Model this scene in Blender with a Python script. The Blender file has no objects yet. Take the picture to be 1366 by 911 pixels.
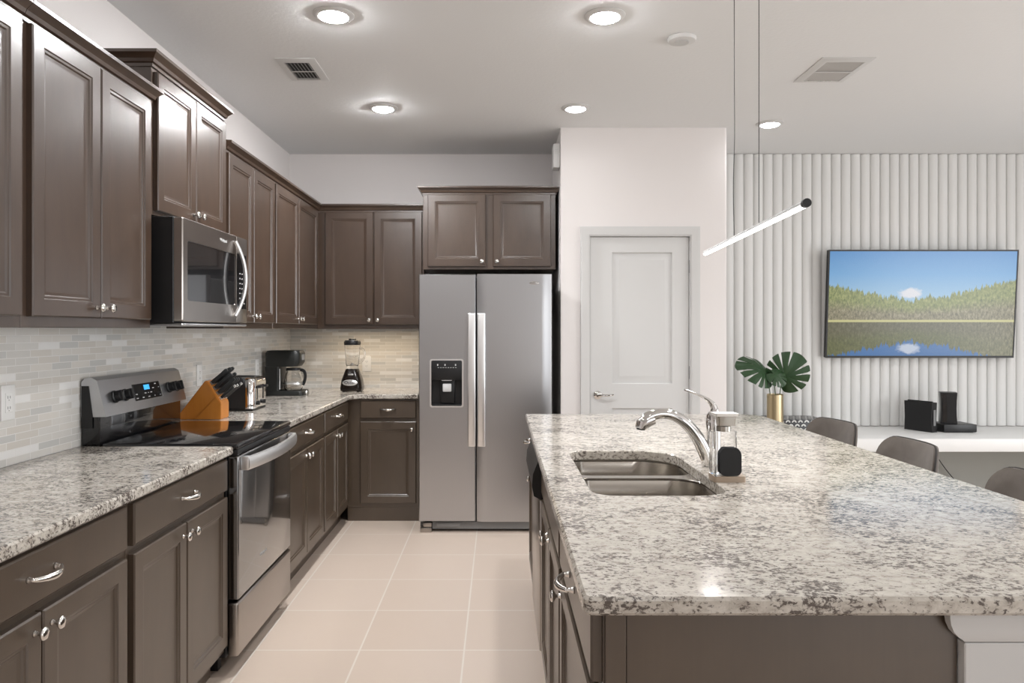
import bpy, bmesh, math, random
from mathutils import Vector, Matrix
random.seed(7)
PI = math.pi
SC = bpy.context.scene
COL = SC.collection

# ------------------------------------------------------------------ camera, world, light
FPX = 985.0
cam_data = bpy.data.cameras.new('camera')
cam = bpy.data.objects.new('camera', cam_data)
COL.objects.link(cam)
cam.location = (0, 0, 1.385)
cam.rotation_euler = (PI / 2, 0, 0)
cam_data.sensor_width = 36.0
cam_data.lens = FPX / 1366.0 * 36.0
cam_data.shift_x = 18.0 / 1366.0
cam_data.shift_y = -15.5 / 1366.0
cam_data.clip_start = 0.02
SC.camera = cam

W = bpy.data.worlds.new('world')
SC.world = W
W.use_nodes = True
W.node_tree.nodes['Background'].inputs[0].default_value = (0.90, 0.95, 1.0, 1)
W.node_tree.nodes['Background'].inputs[1].default_value = 1.0

SC.view_settings.view_transform = 'Standard'
SC.view_settings.look = 'None'
SC.view_settings.gamma = 1.0
SC.view_settings.use_curve_mapping = False
SC.view_settings.exposure = -0.18

def area(name, loc, rot, sx, sy, power, color=(1, 1, 1), shape='RECTANGLE', spread=PI):
    d = bpy.data.lights.new(name, 'AREA')
    d.shape = shape; d.size = sx; d.size_y = sy; d.energy = power; d.color = color; d.spread = spread
    o = bpy.data.objects.new(name, d); COL.objects.link(o)
    o.location = loc; o.rotation_euler = rot
    return o

# daylight through the glazed wall behind the camera and the window of the living side
area('daylight_rear', (3.7, -2.9, 1.30), (PI / 2, 0, 0), 3.6, 2.3, 40, (0.98, 0.985, 1.0))
area('daylight_side', (5.9, 1.6, 1.35), (PI / 2, 0, PI / 2), 4.0, 1.9, 150, (0.97, 0.985, 1.0))
DOWNLIGHT_POWER = 6.0
COUNTER_LED_POWER = 2.0

# ------------------------------------------------------------------ materials
def new_mat(name):
    m = bpy.data.materials.new(name); m.use_nodes = True
    nt = m.node_tree
    return m, nt, nt.nodes['Principled BSDF']

def simple(name, col, rough=0.5, metal=0.0, coat=0.0, spec=0.5, trans=0.0, ior=1.45):
    m, nt, b = new_mat(name)
    b.inputs['Base Color'].default_value = (*col, 1)
    b.inputs['Roughness'].default_value = rough
    b.inputs['Metallic'].default_value = metal
    b.inputs['Coat Weight'].default_value = coat
    b.inputs['Coat Roughness'].default_value = 0.15
    b.inputs['Specular IOR Level'].default_value = spec
    b.inputs['Transmission Weight'].default_value = trans
    b.inputs['IOR'].default_value = ior
    return m

def emit(name, col, s):
    m, nt, b = new_mat(name)
    b.inputs['Base Color'].default_value = (*col, 1)
    b.inputs['Emission Color'].default_value = (*col, 1)
    b.inputs['Emission Strength'].default_value = s
    return m

def N(nt, t, **kw):
    n = nt.nodes.new(t)
    for k, v in kw.items():
        setattr(n, k, v)
    return n

def L(nt, a, b): nt.links.new(a, b)

def MATH(nt, op, a, b=None, c=None, clamp=False):
    n = N(nt, 'ShaderNodeMath', operation=op); n.use_clamp = clamp
    for i, x in enumerate((a, b, c)):
        if x is None: continue
        if isinstance(x, (int, float)): n.inputs[i].default_value = x
        else: L(nt, x, n.inputs[i])
    return n.outputs[0]

def ramp(nt, fac, stops, interp='LINEAR'):
    r = N(nt, 'ShaderNodeValToRGB'); r.color_ramp.interpolation = interp
    els = r.color_ramp.elements
    while len(els) < len(stops): els.new(0.5)
    for e, (p, c) in zip(els, stops):
        e.position = p; e.color = (*c, 1) if len(c) == 3 else c
    L(nt, fac, r.inputs[0])
    return r.outputs[0]

def mixc(nt, fac, a, b):
    n = N(nt, 'ShaderNodeMix', data_type='RGBA')
    if isinstance(fac, (int, float)): n.inputs[0].default_value = fac
    else: L(nt, fac, n.inputs[0])
    for i, x in ((6, a), (7, b)):
        if isinstance(x, tuple): n.inputs[i].default_value = (*x, 1)
        else: L(nt, x, n.inputs[i])
    return n.outputs[2]

def coords(nt, scale=(1, 1, 1), rot=(0, 0, 0), kind='Object'):
    t = N(nt, 'ShaderNodeTexCoord'); mp = N(nt, 'ShaderNodeMapping')
    mp.inputs['Scale'].default_value = scale; mp.inputs['Rotation'].default_value = rot
    L(nt, t.outputs[kind], mp.inputs['Vector'])
    return mp.outputs[0]

def noise(nt, vec, scale, detail=3, rough=0.55, dist=0.0):
    n = N(nt, 'ShaderNodeTexNoise')
    n.inputs['Scale'].default_value = scale; n.inputs['Detail'].default_value = detail
    n.inputs['Roughness'].default_value = rough; n.inputs['Distortion'].default_value = dist
    L(nt, vec, n.inputs['Vector'])
    return n.outputs['Fac']

def bump(nt, b, h, strength, dist=0.01):
    n = N(nt, 'ShaderNodeBump'); n.inputs['Strength'].default_value = strength
    n.inputs['Distance'].default_value = dist
    L(nt, h, n.inputs['Height']); L(nt, n.outputs[0], b.inputs['Normal'])

def wood_mat(name, c1, c2, rough=0.34, ior=1.5, spec=0.5):
    m, nt, b = new_mat(name)
    v = coords(nt, (1.0, 1.0, 0.35))
    n1 = noise(nt, v, 9, 4, 0.6, 0.4)
    n2 = noise(nt, coords(nt, (90, 90, 3)), 2, 2)
    f = MATH(nt, 'ADD', MATH(nt, 'MULTIPLY', n1, 0.8), MATH(nt, 'MULTIPLY', n2, 0.2))
    L(nt, ramp(nt, f, [(0.3, c1), (0.7, c2)]), b.inputs['Base Color'])
    b.inputs['Roughness'].default_value = rough
    b.inputs['IOR'].default_value = ior
    b.inputs['Specular IOR Level'].default_value = spec
    return m

def granite_mat():
    m, nt, b = new_mat('granite')
    v = coords(nt, (0.72, 1.0, 1.0), (0, 0, 0.45))
    w = coords(nt, (1, 1, 1))
    big = noise(nt, v, 6.5, 3, 0.6)
    f1 = noise(nt, v, 128, 5, 0.62, 0.5)
    f2 = noise(nt, v, 48, 4, 0.65, 0.7)
    f3 = noise(nt, w, 190, 2, 0.5)
    base = ramp(nt, f2, [(0.32, (0.37, 0.325, 0.28)), (0.47, (0.52, 0.48, 0.425)), (0.66, (0.64, 0.60, 0.54))])
    t1 = MATH(nt, 'ADD', f1, MATH(nt, 'MULTIPLY', MATH(nt, 'SUBTRACT', big, 0.5), 0.45))
    t1 = MATH(nt, 'ADD', t1, MATH(nt, 'MULTIPLY', MATH(nt, 'SUBTRACT', f2, 0.5), 0.35))
    k1 = ramp(nt, t1, [(0.40, (1, 1, 1)), (0.48, (0, 0, 0))])
    c = mixc(nt, k1, base, (0.125, 0.105, 0.092))
    k2 = ramp(nt, f3, [(0.27, (1, 1, 1)), (0.35, (0, 0, 0))])
    c = mixc(nt, MATH(nt, 'MULTIPLY', k2, 0.55), c, (0.11, 0.10, 0.095))
    L(nt, c, b.inputs['Base Color'])
    b.inputs['Roughness'].default_value = 0.13
    b.inputs['Specular IOR Level'].default_value = 0.36
    return m

def brick_mat(name, rowsx, rot, cols, mortar, bw, bh, msize, rough, off=0.5, kind='Object', bumpy=0.15):
    m, nt, b = new_mat(name)
    v = coords(nt, (1, 1, 1), rot, kind)
    br = N(nt, 'ShaderNodeTexBrick')
    br.inputs['Scale'].default_value = 1.0
    br.inputs['Brick Width'].default_value = bw; br.inputs['Row Height'].default_value = bh
    br.inputs['Mortar Size'].default_value = msize; br.inputs['Mortar Smooth'].default_value = 0.1
    br.inputs['Color1'].default_value = (0, 0, 0, 1); br.inputs['Color2'].default_value = (1, 1, 1, 1)
    br.inputs['Mortar'].default_value = (0.5, 0.5, 0.5, 1)
    br.offset = off; br.offset_frequency = 2
    L(nt, v, br.inputs['Vector'])
    c = ramp(nt, br.outputs['Color'], cols, 'CONSTANT' if len(cols) > 2 else 'LINEAR')
    c = mixc(nt, br.outputs['Fac'], c, mortar)
    return m, nt, b, br, v, c

def tile_mat(name, rot):
    cols = [(0.0, (0.60, 0.605, 0.59)), (0.16, (0.72, 0.705, 0.67)), (0.33, (0.66, 0.65, 0.62)),
            (0.5, (0.74, 0.715, 0.67)), (0.66, (0.68, 0.65, 0.60)), (0.82, (0.88, 0.88, 0.87)), (0.90, (0.71, 0.70, 0.67))]
    m, nt, b, br, v, c = brick_mat(name, 1, rot, cols, (0.86, 0.85, 0.83), 0.128, 0.0262, 0.0016, 0.2, 0.37)
    n = noise(nt, v, 14, 3)
    c = mixc(nt, MATH(nt, 'MULTIPLY', n, 0.22), c, (0.60, 0.55, 0.50))
    L(nt, c, b.inputs['Base Color'])
    b.inputs['Roughness'].default_value = 0.22
    bump(nt, b, MATH(nt, 'SUBTRACT', 1.0, br.outputs['Fac']), 0.3, 0.001)
    return m

def floor_mat():
    m, nt, b, br, v, c = brick_mat('floor_tile', 1, (0, 0, 0), [(0.0, (0.63, 0.52, 0.435)), (1.0, (0.67, 0.56, 0.475))],
                                   (0.76, 0.70, 0.63), 0.452, 0.452, 0.004, 0.3, 0.0)
    # shift so the grout lines fall where they do in the room
    mp = v.node; mp.inputs['Location'].default_value = (0.148, -0.030, 0)
    n = noise(nt, v, 5, 5, 0.6)
    c = mixc(nt, MATH(nt, 'MULTIPLY', n, 0.25), c, (0.58, 0.47, 0.385))
    L(nt, c, b.inputs['Base Color'])
    b.inputs['Roughness'].default_value = 0.33
    bump(nt, b, MATH(nt, 'SUBTRACT', 1.0, br.outputs['Fac']), 0.2, 0.001)
    return m

def steel_mat(name, col=(0.56, 0.56, 0.56), rough=0.3, axis='z'):
    m, nt, b = new_mat(name)
    s = (260, 260, 1.5) if axis == 'z' else (1.5, 1.5, 260)
    n = noise(nt, coords(nt, s), 1.0, 2)
    L(nt, ramp(nt, n, [(0.3, tuple(x * 0.985 for x in col)), (0.7, col)]), b.inputs['Base Color'])
    b.inputs['Metallic'].default_value = 1.0
    b.inputs['Roughness'].default_value = rough
    return m

def plaster_mat(name, col, sc, st, rough=0.75):
    m, nt, b = new_mat(name)
    b.inputs['Base Color'].default_value = (*col, 1)
    b.inputs['Roughness'].default_value = rough
    b.inputs['Specular IOR Level'].default_value = 0.25
    n = noise(nt, coords(nt), sc, 4, 0.6)
    bump(nt, b, n, st, 0.004)
    return m

def fabric_mat(name, c1, c2):
    m, nt, b = new_mat(name)
    n = noise(nt, coords(nt), 11, 4, 0.6, 0.6)
    L(nt, ramp(nt, n, [(0.3, c1), (0.7, c2)]), b.inputs['Base Color'])
    b.inputs['Roughness'].default_value = 0.85
    b.inputs['Sheen Weight'].default_value = 0.3
    bump(nt, b, noise(nt, coords(nt), 500, 2), 0.15, 0.001)
    return m

def screen_mat():
    """Lake and forest picture on the television."""
    m, nt, b = new_mat('television_picture')
    t = N(nt, 'ShaderNodeTexCoord'); sp = N(nt, 'ShaderNodeSeparateXYZ')
    L(nt, t.outputs['UV'], sp.inputs[0])
    u, v = sp.outputs[0], sp.outputs[1]
    def cmb(x, y):
        c = N(nt, 'ShaderNodeCombineXYZ')
        for i, q in enumerate((x, y)):
            if isinstance(q, (int, float)): c.inputs[i].default_value = q
            else: L(nt, q, c.inputs[i])
        return c.outputs[0]
    HZ = 0.335
    # mirror about the shore line
    d = MATH(nt, 'ABSOLUTE', MATH(nt, 'SUBTRACT', v, HZ))
    ub = MATH(nt, 'ABSOLUTE', MATH(nt, 'SUBTRACT', u, 0.45))
    tall = MATH(nt, 'ADD', 0.205, MATH(nt, 'MULTIPLY', MATH(nt, 'POWER', ub, 1.3), 0.42))
    jag = noise(nt, cmb(MATH(nt, 'MULTIPLY', u, 34.0), 0.3), 1.0, 6, 0.8)
    tall = MATH(nt, 'ADD', tall, MATH(nt, 'MULTIPLY', MATH(nt, 'SUBTRACT', jag, 0.5), 0.30))
    is_tree = MATH(nt, 'LESS_THAN', d, tall)
    above = MATH(nt, 'GREATER_THAN', v, HZ)
    tn = noise(nt, cmb(MATH(nt, 'MULTIPLY', u, 85.0), MATH(nt, 'MULTIPLY', v, 22.0)), 1.0, 5, 0.8)
    tree_hi = ramp(nt, tn, [(0.32, (0.07, 0.10, 0.03)), (0.5, (0.25, 0.29, 0.085)), (0.68, (0.50, 0.49, 0.20))])
    tree_lo = ramp(nt, tn, [(0.32, (0.06, 0.06, 0.03)), (0.5, (0.25, 0.22, 0.12)), (0.68, (0.52, 0.46, 0.32))])
    rel = MATH(nt, 'DIVIDE', d, tall, clamp=True)
    tree = mixc(nt, ramp(nt, rel, [(0.3, (0, 0, 0)), (0.65, (1, 1, 1))]), tree_lo, tree_hi)
    sky = ramp(nt, v, [(0.5, (0.40, 0.62, 0.80)), (0.78, (0.17, 0.42, 0.74)), (1.0, (0.09, 0.30, 0.64))])
    cx = MATH(nt, 'DIVIDE', MATH(nt, 'SUBTRACT', u, 0.44), 0.13)
    cy = MATH(nt, 'DIVIDE', MATH(nt, 'SUBTRACT', d, 0.27), 0.10)
    cd = MATH(nt, 'SQRT', MATH(nt, 'ADD', MATH(nt, 'MULTIPLY', cx, cx), MATH(nt, 'MULTIPLY', cy, cy)))
    cn = noise(nt, cmb(MATH(nt, 'MULTIPLY', u, 14.0), MATH(nt, 'MULTIPLY', d, 16.0)), 1.0, 4, 0.6)
    cloud = ramp(nt, MATH(nt, 'ADD', cd, MATH(nt, 'MULTIPLY', cn, 0.9)), [(0.75, (1, 1, 1)), (1.25, (0, 0, 0))])
    sky = mixc(nt, cloud, sky, (0.80, 0.80, 0.84))
    up = mixc(nt, is_tree, sky, tree)
    wsky = mixc(nt, cloud, (0.03, 0.16, 0.42), (0.55, 0.62, 0.75))
    # the wooded reflection is darker, olive
    wt = mixc(nt, 0.70, tree, (0.060, 0.060, 0.014))
    rx = MATH(nt, 'MULTIPLY', MATH(nt, 'SUBTRACT', u, 0.60), 3.0, clamp=True)
    wt = mixc(nt, MATH(nt, 'MULTIPLY', rx, 0.45), wt, tree_lo)
    down = mixc(nt, is_tree, wsky, wt)
    c = mixc(nt, above, down, up)
    shore = MATH(nt, 'LESS_THAN', d, 0.011)
    c = mixc(nt, shore, c, (0.62, 0.58, 0.25))
    L(nt, c, b.inputs['Emission Color'])
    b.inputs['Emission Strength'].default_value = 0.85
    b.inputs['Base Color'].default_value = (0.01, 0.01, 0.01, 1)
    b.inputs['Roughness'].default_value = 0.25
    return m

def fan_mat():
    """Black lacquer with rows of white fan shapes."""
    m, nt, b = new_mat('fan_pattern')
    t = N(nt, 'ShaderNodeTexCoord'); sp = N(nt, 'ShaderNodeSeparateXYZ')
    L(nt, t.outputs['Object'], sp.inputs[0])
    u = MATH(nt, 'MULTIPLY', sp.outputs[0], 21.0)
    v = MATH(nt, 'MULTIPLY', MATH(nt, 'SUBTRACT', sp.outputs[2], MATH(nt, 'MULTIPLY', sp.outputs[1], 0.5)), 33.0)
    row = MATH(nt, 'FLOOR', v)
    odd = MATH(nt, 'MULTIPLY', MATH(nt, 'MODULO', row, 2.0), 0.5)
    fx = MATH(nt, 'SUBTRACT', MATH(nt, 'FRACT', MATH(nt, 'ADD', u, odd)), 0.5)
    fy = MATH(nt, 'MULTIPLY', MATH(nt, 'FRACT', v), 0.62)
    d = MATH(nt, 'SQRT', MATH(nt, 'ADD', MATH(nt, 'MULTIPLY', fx, fx), MATH(nt, 'MULTIPLY', fy, fy)))
    k = ramp(nt, d, [(0.0, (0, 0, 0)), (0.17, (1, 1, 1)), (0.38, (0, 0, 0))], 'CONSTANT')
    L(nt, mixc(nt, k, (0.012, 0.012, 0.014), (0.62, 0.62, 0.60)), b.inputs['Base Color'])
    b.inputs['Roughness'].default_value = 0.35
    return m

M = {
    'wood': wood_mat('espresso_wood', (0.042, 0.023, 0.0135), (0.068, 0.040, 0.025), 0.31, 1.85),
    'wood_base_lit': wood_mat('espresso_wood_lower_lit', (0.062, 0.042, 0.027), (0.084, 0.059, 0.039), 0.31, 1.85),  # same wood as the uppers, lightened: floor sheen put into the colour
    'granite': granite_mat(),
    'tile_left': tile_mat('mosaic_tile', (0, 0, 0)),
    'floor': floor_mat(),
    'wall': plaster_mat('wall_paint', (0.76, 0.725, 0.71), 60, 0.05),
    'ceiling': plaster_mat('ceiling_paint', (0.76, 0.765, 0.765), 45, 0.28),
    'white': simple('white_paint', (0.62, 0.615, 0.605), 0.42),
    'slat': simple('white_slat_paint', (0.72, 0.72, 0.705), 0.5),
    'plate': simple('white_plastic', (0.84, 0.84, 0.83), 0.35),
    'shaded_wall': simple('wall_shade_grey', (0.40, 0.40, 0.37), 0.6),  # wall colour darkened to paint in the shade below the shelf
    'steel': steel_mat('brushed_steel', (0.52, 0.525, 0.54), 0.30),
    'steel_dark': steel_mat('warm_steel', (0.40, 0.37, 0.345), 0.28),
    'steel_bright': simple('satin_steel', (0.90, 0.90, 0.90), 0.33, 1.0),
    'sink': simple('sink_steel', (0.44, 0.41, 0.37), 0.24, 1.0),
    'chrome': simple('chrome', (0.72, 0.71, 0.70), 0.07, 1.0),
    'nickel': simple('polished_nickel', (0.80, 0.78, 0.75), 0.16, 1.0),
    'black': simple('black_plastic', (0.012, 0.012, 0.013), 0.38),
    'black_matte': simple('black_matte', (0.010, 0.010, 0.010), 0.7),
    'knife_black': simple('knife_handle_black', (0.022, 0.023, 0.023), 0.45),
    'coffee_black': simple('coffee_maker_plastic', (0.014, 0.015, 0.014), 0.42),
    'black_glass': simple('black_glass', (0.008, 0.008, 0.009), 0.03, 0.0, 0.5),
    'oven_glass': simple('oven_glass', (0.010, 0.009, 0.008), 0.04, 0.0, 1.0, 1.0, 0.0, 2.2),
    'glass': simple('clear_glass', (1, 1, 1), 0.02, 0.0, 0.0, 0.5, 1.0, 1.45),
    'acrylic': simple('clear_acrylic', (0.97, 0.97, 0.97), 0.03, 0.0, 0.0, 0.5, 1.0, 1.3),
    'gold': simple('brushed_gold', (0.56, 0.46, 0.29), 0.32, 1.0),
    'leaf': simple('monstera_leaf_green', (0.022, 0.058, 0.020), 0.38),
    'stem': simple('plant_stem_green', (0.05, 0.09, 0.03), 0.5),
    'block_wood': wood_mat('knife_block_wood', (0.50, 0.17, 0.022), (0.62, 0.24, 0.04), 0.35),
    'stool': fabric_mat('grey_brown_velvet', (0.080, 0.065, 0.054), (0.122, 0.102, 0.087)),
    'piping': simple('dark_piping', (0.03, 0.026, 0.024), 0.7),
    'screen': screen_mat(),
    'fan': fan_mat(),
    'lamp': emit('lamp_diffuser', (0.985, 0.99, 1.0), 300.0),
    'lamp_bright': emit('lamp_diffuser_bright', (0.985, 0.99, 1.0), 480.0),
    'lamp_dim': emit('lamp_diffuser_dimmed', (0.985, 0.99, 1.0), 20.0),
    'tube': emit('pendant_tube', (1.0, 0.985, 0.96), 5.0),
    'blue': emit('clock_display_blue', (0.05, 0.40, 0.85), 0.9),
    'mark': simple('pale_marking', (0.62, 0.62, 0.62), 0.5),
    'vent_dark': simple('duct_dark', (0.03, 0.03, 0.03), 0.8),
    'vent_grey': simple('vent_grey', (0.55, 0.55, 0.54), 0.5),
    'led': emit('cabinet_led', (1.0, 0.86, 0.66), 2.0),
    'sponge': simple('charcoal_sponge', (0.030, 0.030, 0.031), 0.95),
    'amber': simple('tan_tray', (0.42, 0.33, 0.25), 0.3),
    'rubber': simple('grey_plastic', (0.22, 0.22, 0.22), 0.5),
}

# ------------------------------------------------------------------ mesh helpers
def BM(): return bmesh.new()

def box(bm, x0, x1, y0, y1, z0, z1, bev=0.0, seg=2):
    t = bmesh.new()
    bmesh.ops.create_cube(t, size=1.0)
    for v in t.verts:
        v.co = ((x0 + x1) / 2 + v.co.x * (x1 - x0), (y0 + y1) / 2 + v.co.y * (y1 - y0), (z0 + z1) / 2 + v.co.z * (z1 - z0))
    if bev > 0:
        bev = min(bev, 0.45 * min(abs(x1 - x0), abs(y1 - y0), abs(z1 - z0)))
        bmesh.ops.bevel(t, geom=list(t.edges), offset=bev, segments=seg, profile=0.5, affect='EDGES')
    join(bm, t)
    return bm

def join(bm, t, mat=None):
    if mat is not None: bmesh.ops.transform(t, matrix=mat, verts=t.verts)
    me = bpy.data.meshes.new('tmp'); t.to_mesh(me); t.free()
    bm.from_mesh(me); bpy.data.meshes.remove(me)

def loft(bm, rings, cap0=True, cap1=True, closed=True):
    vs = [[bm.verts.new(p) for p in r] for r in rings]
    n = len(rings[0])
    for a, b in zip(vs[:-1], vs[1:]):
        for i in range(n if closed else n - 1):
            j = (i + 1) % n
            try: bm.faces.new((a[i], a[j], b[j], b[i]))
            except ValueError: pass
    if cap0: bm.faces.new(list(reversed(vs[0])))
    if cap1: bm.faces.new(vs[-1])
    return bm

def lathe(bm, prof, c=(0, 0, 0), axis='z', seg=24):
    """prof: list of (radius, height) along the axis."""
    rings = []
    for r, h in prof:
        ring = []
        for i in range(seg):
            a = 2 * PI * i / seg
            p = (r * math.cos(a), r * math.sin(a), h)
            if axis == 'x': p = (h, p[0], p[1])
            elif axis == 'y': p = (p[1], h, p[0])
            elif axis == '-y': p = (p[0], -h, p[1])
            ring.append((p[0] + c[0], p[1] + c[1], p[2] + c[2]))
        rings.append(ring)
    return loft(bm, rings)

def tube(bm, pts, rad, seg=10, flat=1.0, up=None):
    """Swept tube; rad a number or a list; flat squashes the section along 'up'."""
    pts = [Vector(p) for p in pts]
    n = len(pts)
    rads = rad if isinstance(rad, (list, tuple)) else [rad] * n
    rings = []
    ref = Vector(up) if up else None
    prev = None
    for i, p in enumerate(pts):
        t = (pts[min(i + 1, n - 1)] - pts[max(i - 1, 0)]).normalized()
        if ref is not None: s = ref
        elif prev is None: s = Vector((0, 0, 1)) if abs(t.z) < 0.9 else Vector((1, 0, 0))
        else: s = prev
        a = (s - t * s.dot(t)).normalized(); b = t.cross(a); prev = a
        rings.append([p + a * (rads[i] * flat * math.cos(2 * PI * k / seg)) + b * (rads[i] * math.sin(2 * PI * k / seg)) for k in range(seg)])
    return loft(bm, rings)

def bez(p0, p1, p2, p3, n=12):
    out = []
    for i in range(n + 1):
        t = i / n; s = 1 - t
        out.append(tuple(s**3 * a + 3 * s * s * t * b + 3 * s * t * t * c + t**3 * d for a, b, c, d in zip(p0, p1, p2, p3)))
    return out

def rrect(x0, x1, y0, y1, r, n=6):
    """Rounded rectangle, counter clockwise; r is one radius or four (x0y0, x1y0, x1y1, x0y1)."""
    rs = r if isinstance(r, (list, tuple)) else [r] * 4
    cs = [(x0, y0, 1, 1, PI), (x1, y0, -1, 1, 1.5 * PI), (x1, y1, -1, -1, 0), (x0, y1, 1, -1, 0.5 * PI)]
    out = []
    for (cx, cy, sx, sy, a0), q in zip(cs, rs):
        if q <= 0: out.append((cx, cy)); continue
        for k in range(n + 1):
            a = a0 + 0.5 * PI * k / n
            out.append((cx + sx * q + q * math.cos(a), cy + sy * q + q * math.sin(a)))
    return out

def inset(poly, d):
    n = len(poly); out = []
    for i in range(n):
        p, q, r = Vector(poly[i - 1]), Vector(poly[i]), Vector(poly[(i + 1) % n])
        e1 = (q - p).normalized(); e2 = (r - q).normalized()
        n1 = Vector((-e1.y, e1.x)); n2 = Vector((-e2.y, e2.x))
        m = (n1 + n2)
        m = m / max(0.3, m.dot(n1)) if m.length > 1e-6 else n1
        out.append(tuple(q + m * d))
    return out

def slab(bm, outer, holes, z0, z1, bev=0.005):
    """Worktop with eased edges and openings."""
    def ring(poly, z): return [bm.verts.new((x, y, z)) for x, y in poly]
    def strip(a, b, flip=False):
        n = len(a)
        for i in range(n):
            j = (i + 1) % n
            f = (a[i], a[j], b[j], b[i])
            bm.faces.new(tuple(reversed(f)) if flip else f)
    def edges(r): return [bm.edges.get((r[i], r[(i + 1) % len(r)])) or bm.edges.new((r[i], r[(i + 1) % len(r)])) for i in range(len(r))]
    ob, o1, o2, ot = ring(inset(outer, bev), z0), ring(outer, z0 + bev), ring(outer, z1 - bev), ring(inset(outer, bev), z1)
    strip(ob, o1); strip(o1, o2); strip(o2, ot)
    hs_t, hs_b = [], []
    for h in holes:
        hb, h2, ht = ring(h, z0), ring(h, z1 - bev * 0.5), ring(inset(h, -bev * 0.5), z1)
        strip(hb, h2, True); strip(h2, ht, True)
        hs_t.append(ht); hs_b.append(hb)
    bmesh.ops.triangle_fill(bm, use_beauty=True, use_dissolve=False, edges=edges(ot) + sum((edges(h) for h in hs_t), []))
    bmesh.ops.triangle_fill(bm, use_beauty=True, use_dissolve=False, edges=edges(ob) + sum((edges(h) for h in hs_b), []))
    bmesh.ops.recalc_face_normals(bm, faces=bm.faces)
    return bm

def panel_front(bm, x0, x1, z0, z1, prof, ycap=0.0):
    """A front built of nested rectangles: prof = [(inset, y)], from the back edge to the middle."""
    rings = [[(x0 + i, y, z0 + i), (x1 - i, y, z0 + i), (x1 - i, y, z1 - i), (x0 + i, y, z1 - i)] for i, y in prof]
    return loft(bm, rings)

def obj(name, bm, mat, parent=None, smooth=35, loc=None):
    bmesh.ops.recalc_face_normals(bm, faces=bm.faces)
    me = bpy.data.meshes.new(name); bm.to_mesh(me); bm.free()
    if mat: me.materials.append(M[mat] if isinstance(mat, str) else mat)
    if smooth:
        for p in me.polygons: p.use_smooth = True
        me.set_sharp_from_angle(angle=math.radians(smooth))
    o = bpy.data.objects.new(name, me); COL.objects.link(o)
    if parent: o.parent = parent
    if loc: o.location = loc
    return o

def share(name, src, parent, loc, rot=None):
    o = bpy.data.objects.new(name, src); COL.objects.link(o); o.parent = parent; o.location = loc
    if rot: o.rotation_euler = rot
    return o

def tag(o, label, cat, group=None):
    o['label'] = label; o['category'] = cat
    if group: o['group'] = group
    return o

def thing(name, label, cat, loc=(0, 0, 0), rz=0.0, group=None):
    o = bpy.data.objects.new(name, None); COL.objects.link(o)
    o.empty_display_size = 0.05
    o.location = loc; o.rotation_euler = (0, 0, rz)
    return tag(o, label, cat, group)

def struct(name, bm, mat, parent=None, smooth=35):
    o = obj(name, bm, mat, parent, smooth)
    if not parent: o['kind'] = 'structure'
    return o

def text_mesh(body, size, depth=0.0004):
    c = bpy.data.curves.new('t', 'FONT'); c.body = body; c.size = size; c.extrude = depth
    c.align_x = 'CENTER'; c.align_y = 'CENTER'
    o = bpy.data.objects.new('t', c); COL.objects.link(o)
    bpy.context.view_layer.update()
    me = bpy.data.meshes.new_from_object(o.evaluated_get(bpy.context.evaluated_depsgraph_get()))
    bpy.data.objects.remove(o); bpy.data.curves.remove(c)
    return me

def text(name, body, size, mat, parent, loc, rot):
    me = text_mesh(body, size); me.name = name
    me.materials.clear(); me.materials.append(M[mat])
    return share(name, me, parent, loc, rot)

# ------------------------------------------------------------------ room shell
XL, YB, ZC = -1.685, 5.96, 2.803
XR, YN = 6.0, -3.0
PX0, PX1, PY = 0.437, 1.605, 5.18
CT, CB = 0.920, 0.887          # worktop top and underside
UB = 1.392                     # underside of wall cabinets

struct('floor', box(BM(), XL - .1, XR + .1, YN - .1, YB + .1, -0.1, 0), 'floor')
struct('ceiling', box(BM(), XL - .1, XR + .1, YN - .1, YB + .1, ZC, ZC + 0.1), 'ceiling')
wl = struct('wall_left', box(BM(), XL - .1, XL, YN, YB, 0, ZC), 'wall')
wb = struct('wall_back', box(BM(), XL - .1, XR + .1, YB, YB + .1, 0, ZC), 'wall')
bm = BM()
box(bm, XR, XR + .1, YN, -0.6, 0, ZC); box(bm, XR, XR + .1, 3.8, YB, 0, ZC)
box(bm, XR, XR + .1, -0.6, 3.8, 0, 0.35); box(bm, XR, XR + .1, -0.6, 3.8, 2.35, ZC)
struct('wall_right', bm, 'wall')
bm = BM()
box(bm, XL - .1, 1.8, YN - .1, YN, 0, ZC); box(bm, 5.6, XR + .1, YN - .1, YN, 0, ZC)
box(bm, 1.8, 5.6, YN - .1, YN, 2.5, ZC)
struct('wall_front', bm, 'wall')
for nm, pts in (('window_1', [(1.8, 5.6, YN - .08, YN - .02, 0.0, 2.5)]), ):
    bm = BM(); x0, x1, y0, y1, z0, z1 = pts[0]
    for k in range(4):
        xx = x0 + (x1 - x0 - 0.06) * k / 3; box(bm, xx, xx + 0.06, y0, y1, z0, z1)
    box(bm, x0, x1, y0, y1, z1 - .06, z1); box(bm, x0, x1, y0, y1, z0, z0 + .06)
    struct(nm, bm, 'white')
bm = BM()
for k in range(4):
    yy = -0.6 + (4.4 - 0.06) * k / 3; box(bm, XR + .02, XR + .08, yy, yy + .06, .35, 2.35)
box(bm, XR + .02, XR + .08, -0.6, 3.8, .35, .41); box(bm, XR + .02, XR + .08, -0.6, 3.8, 2.29, 2.35)
struct('window_2', bm, 'white')

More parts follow.
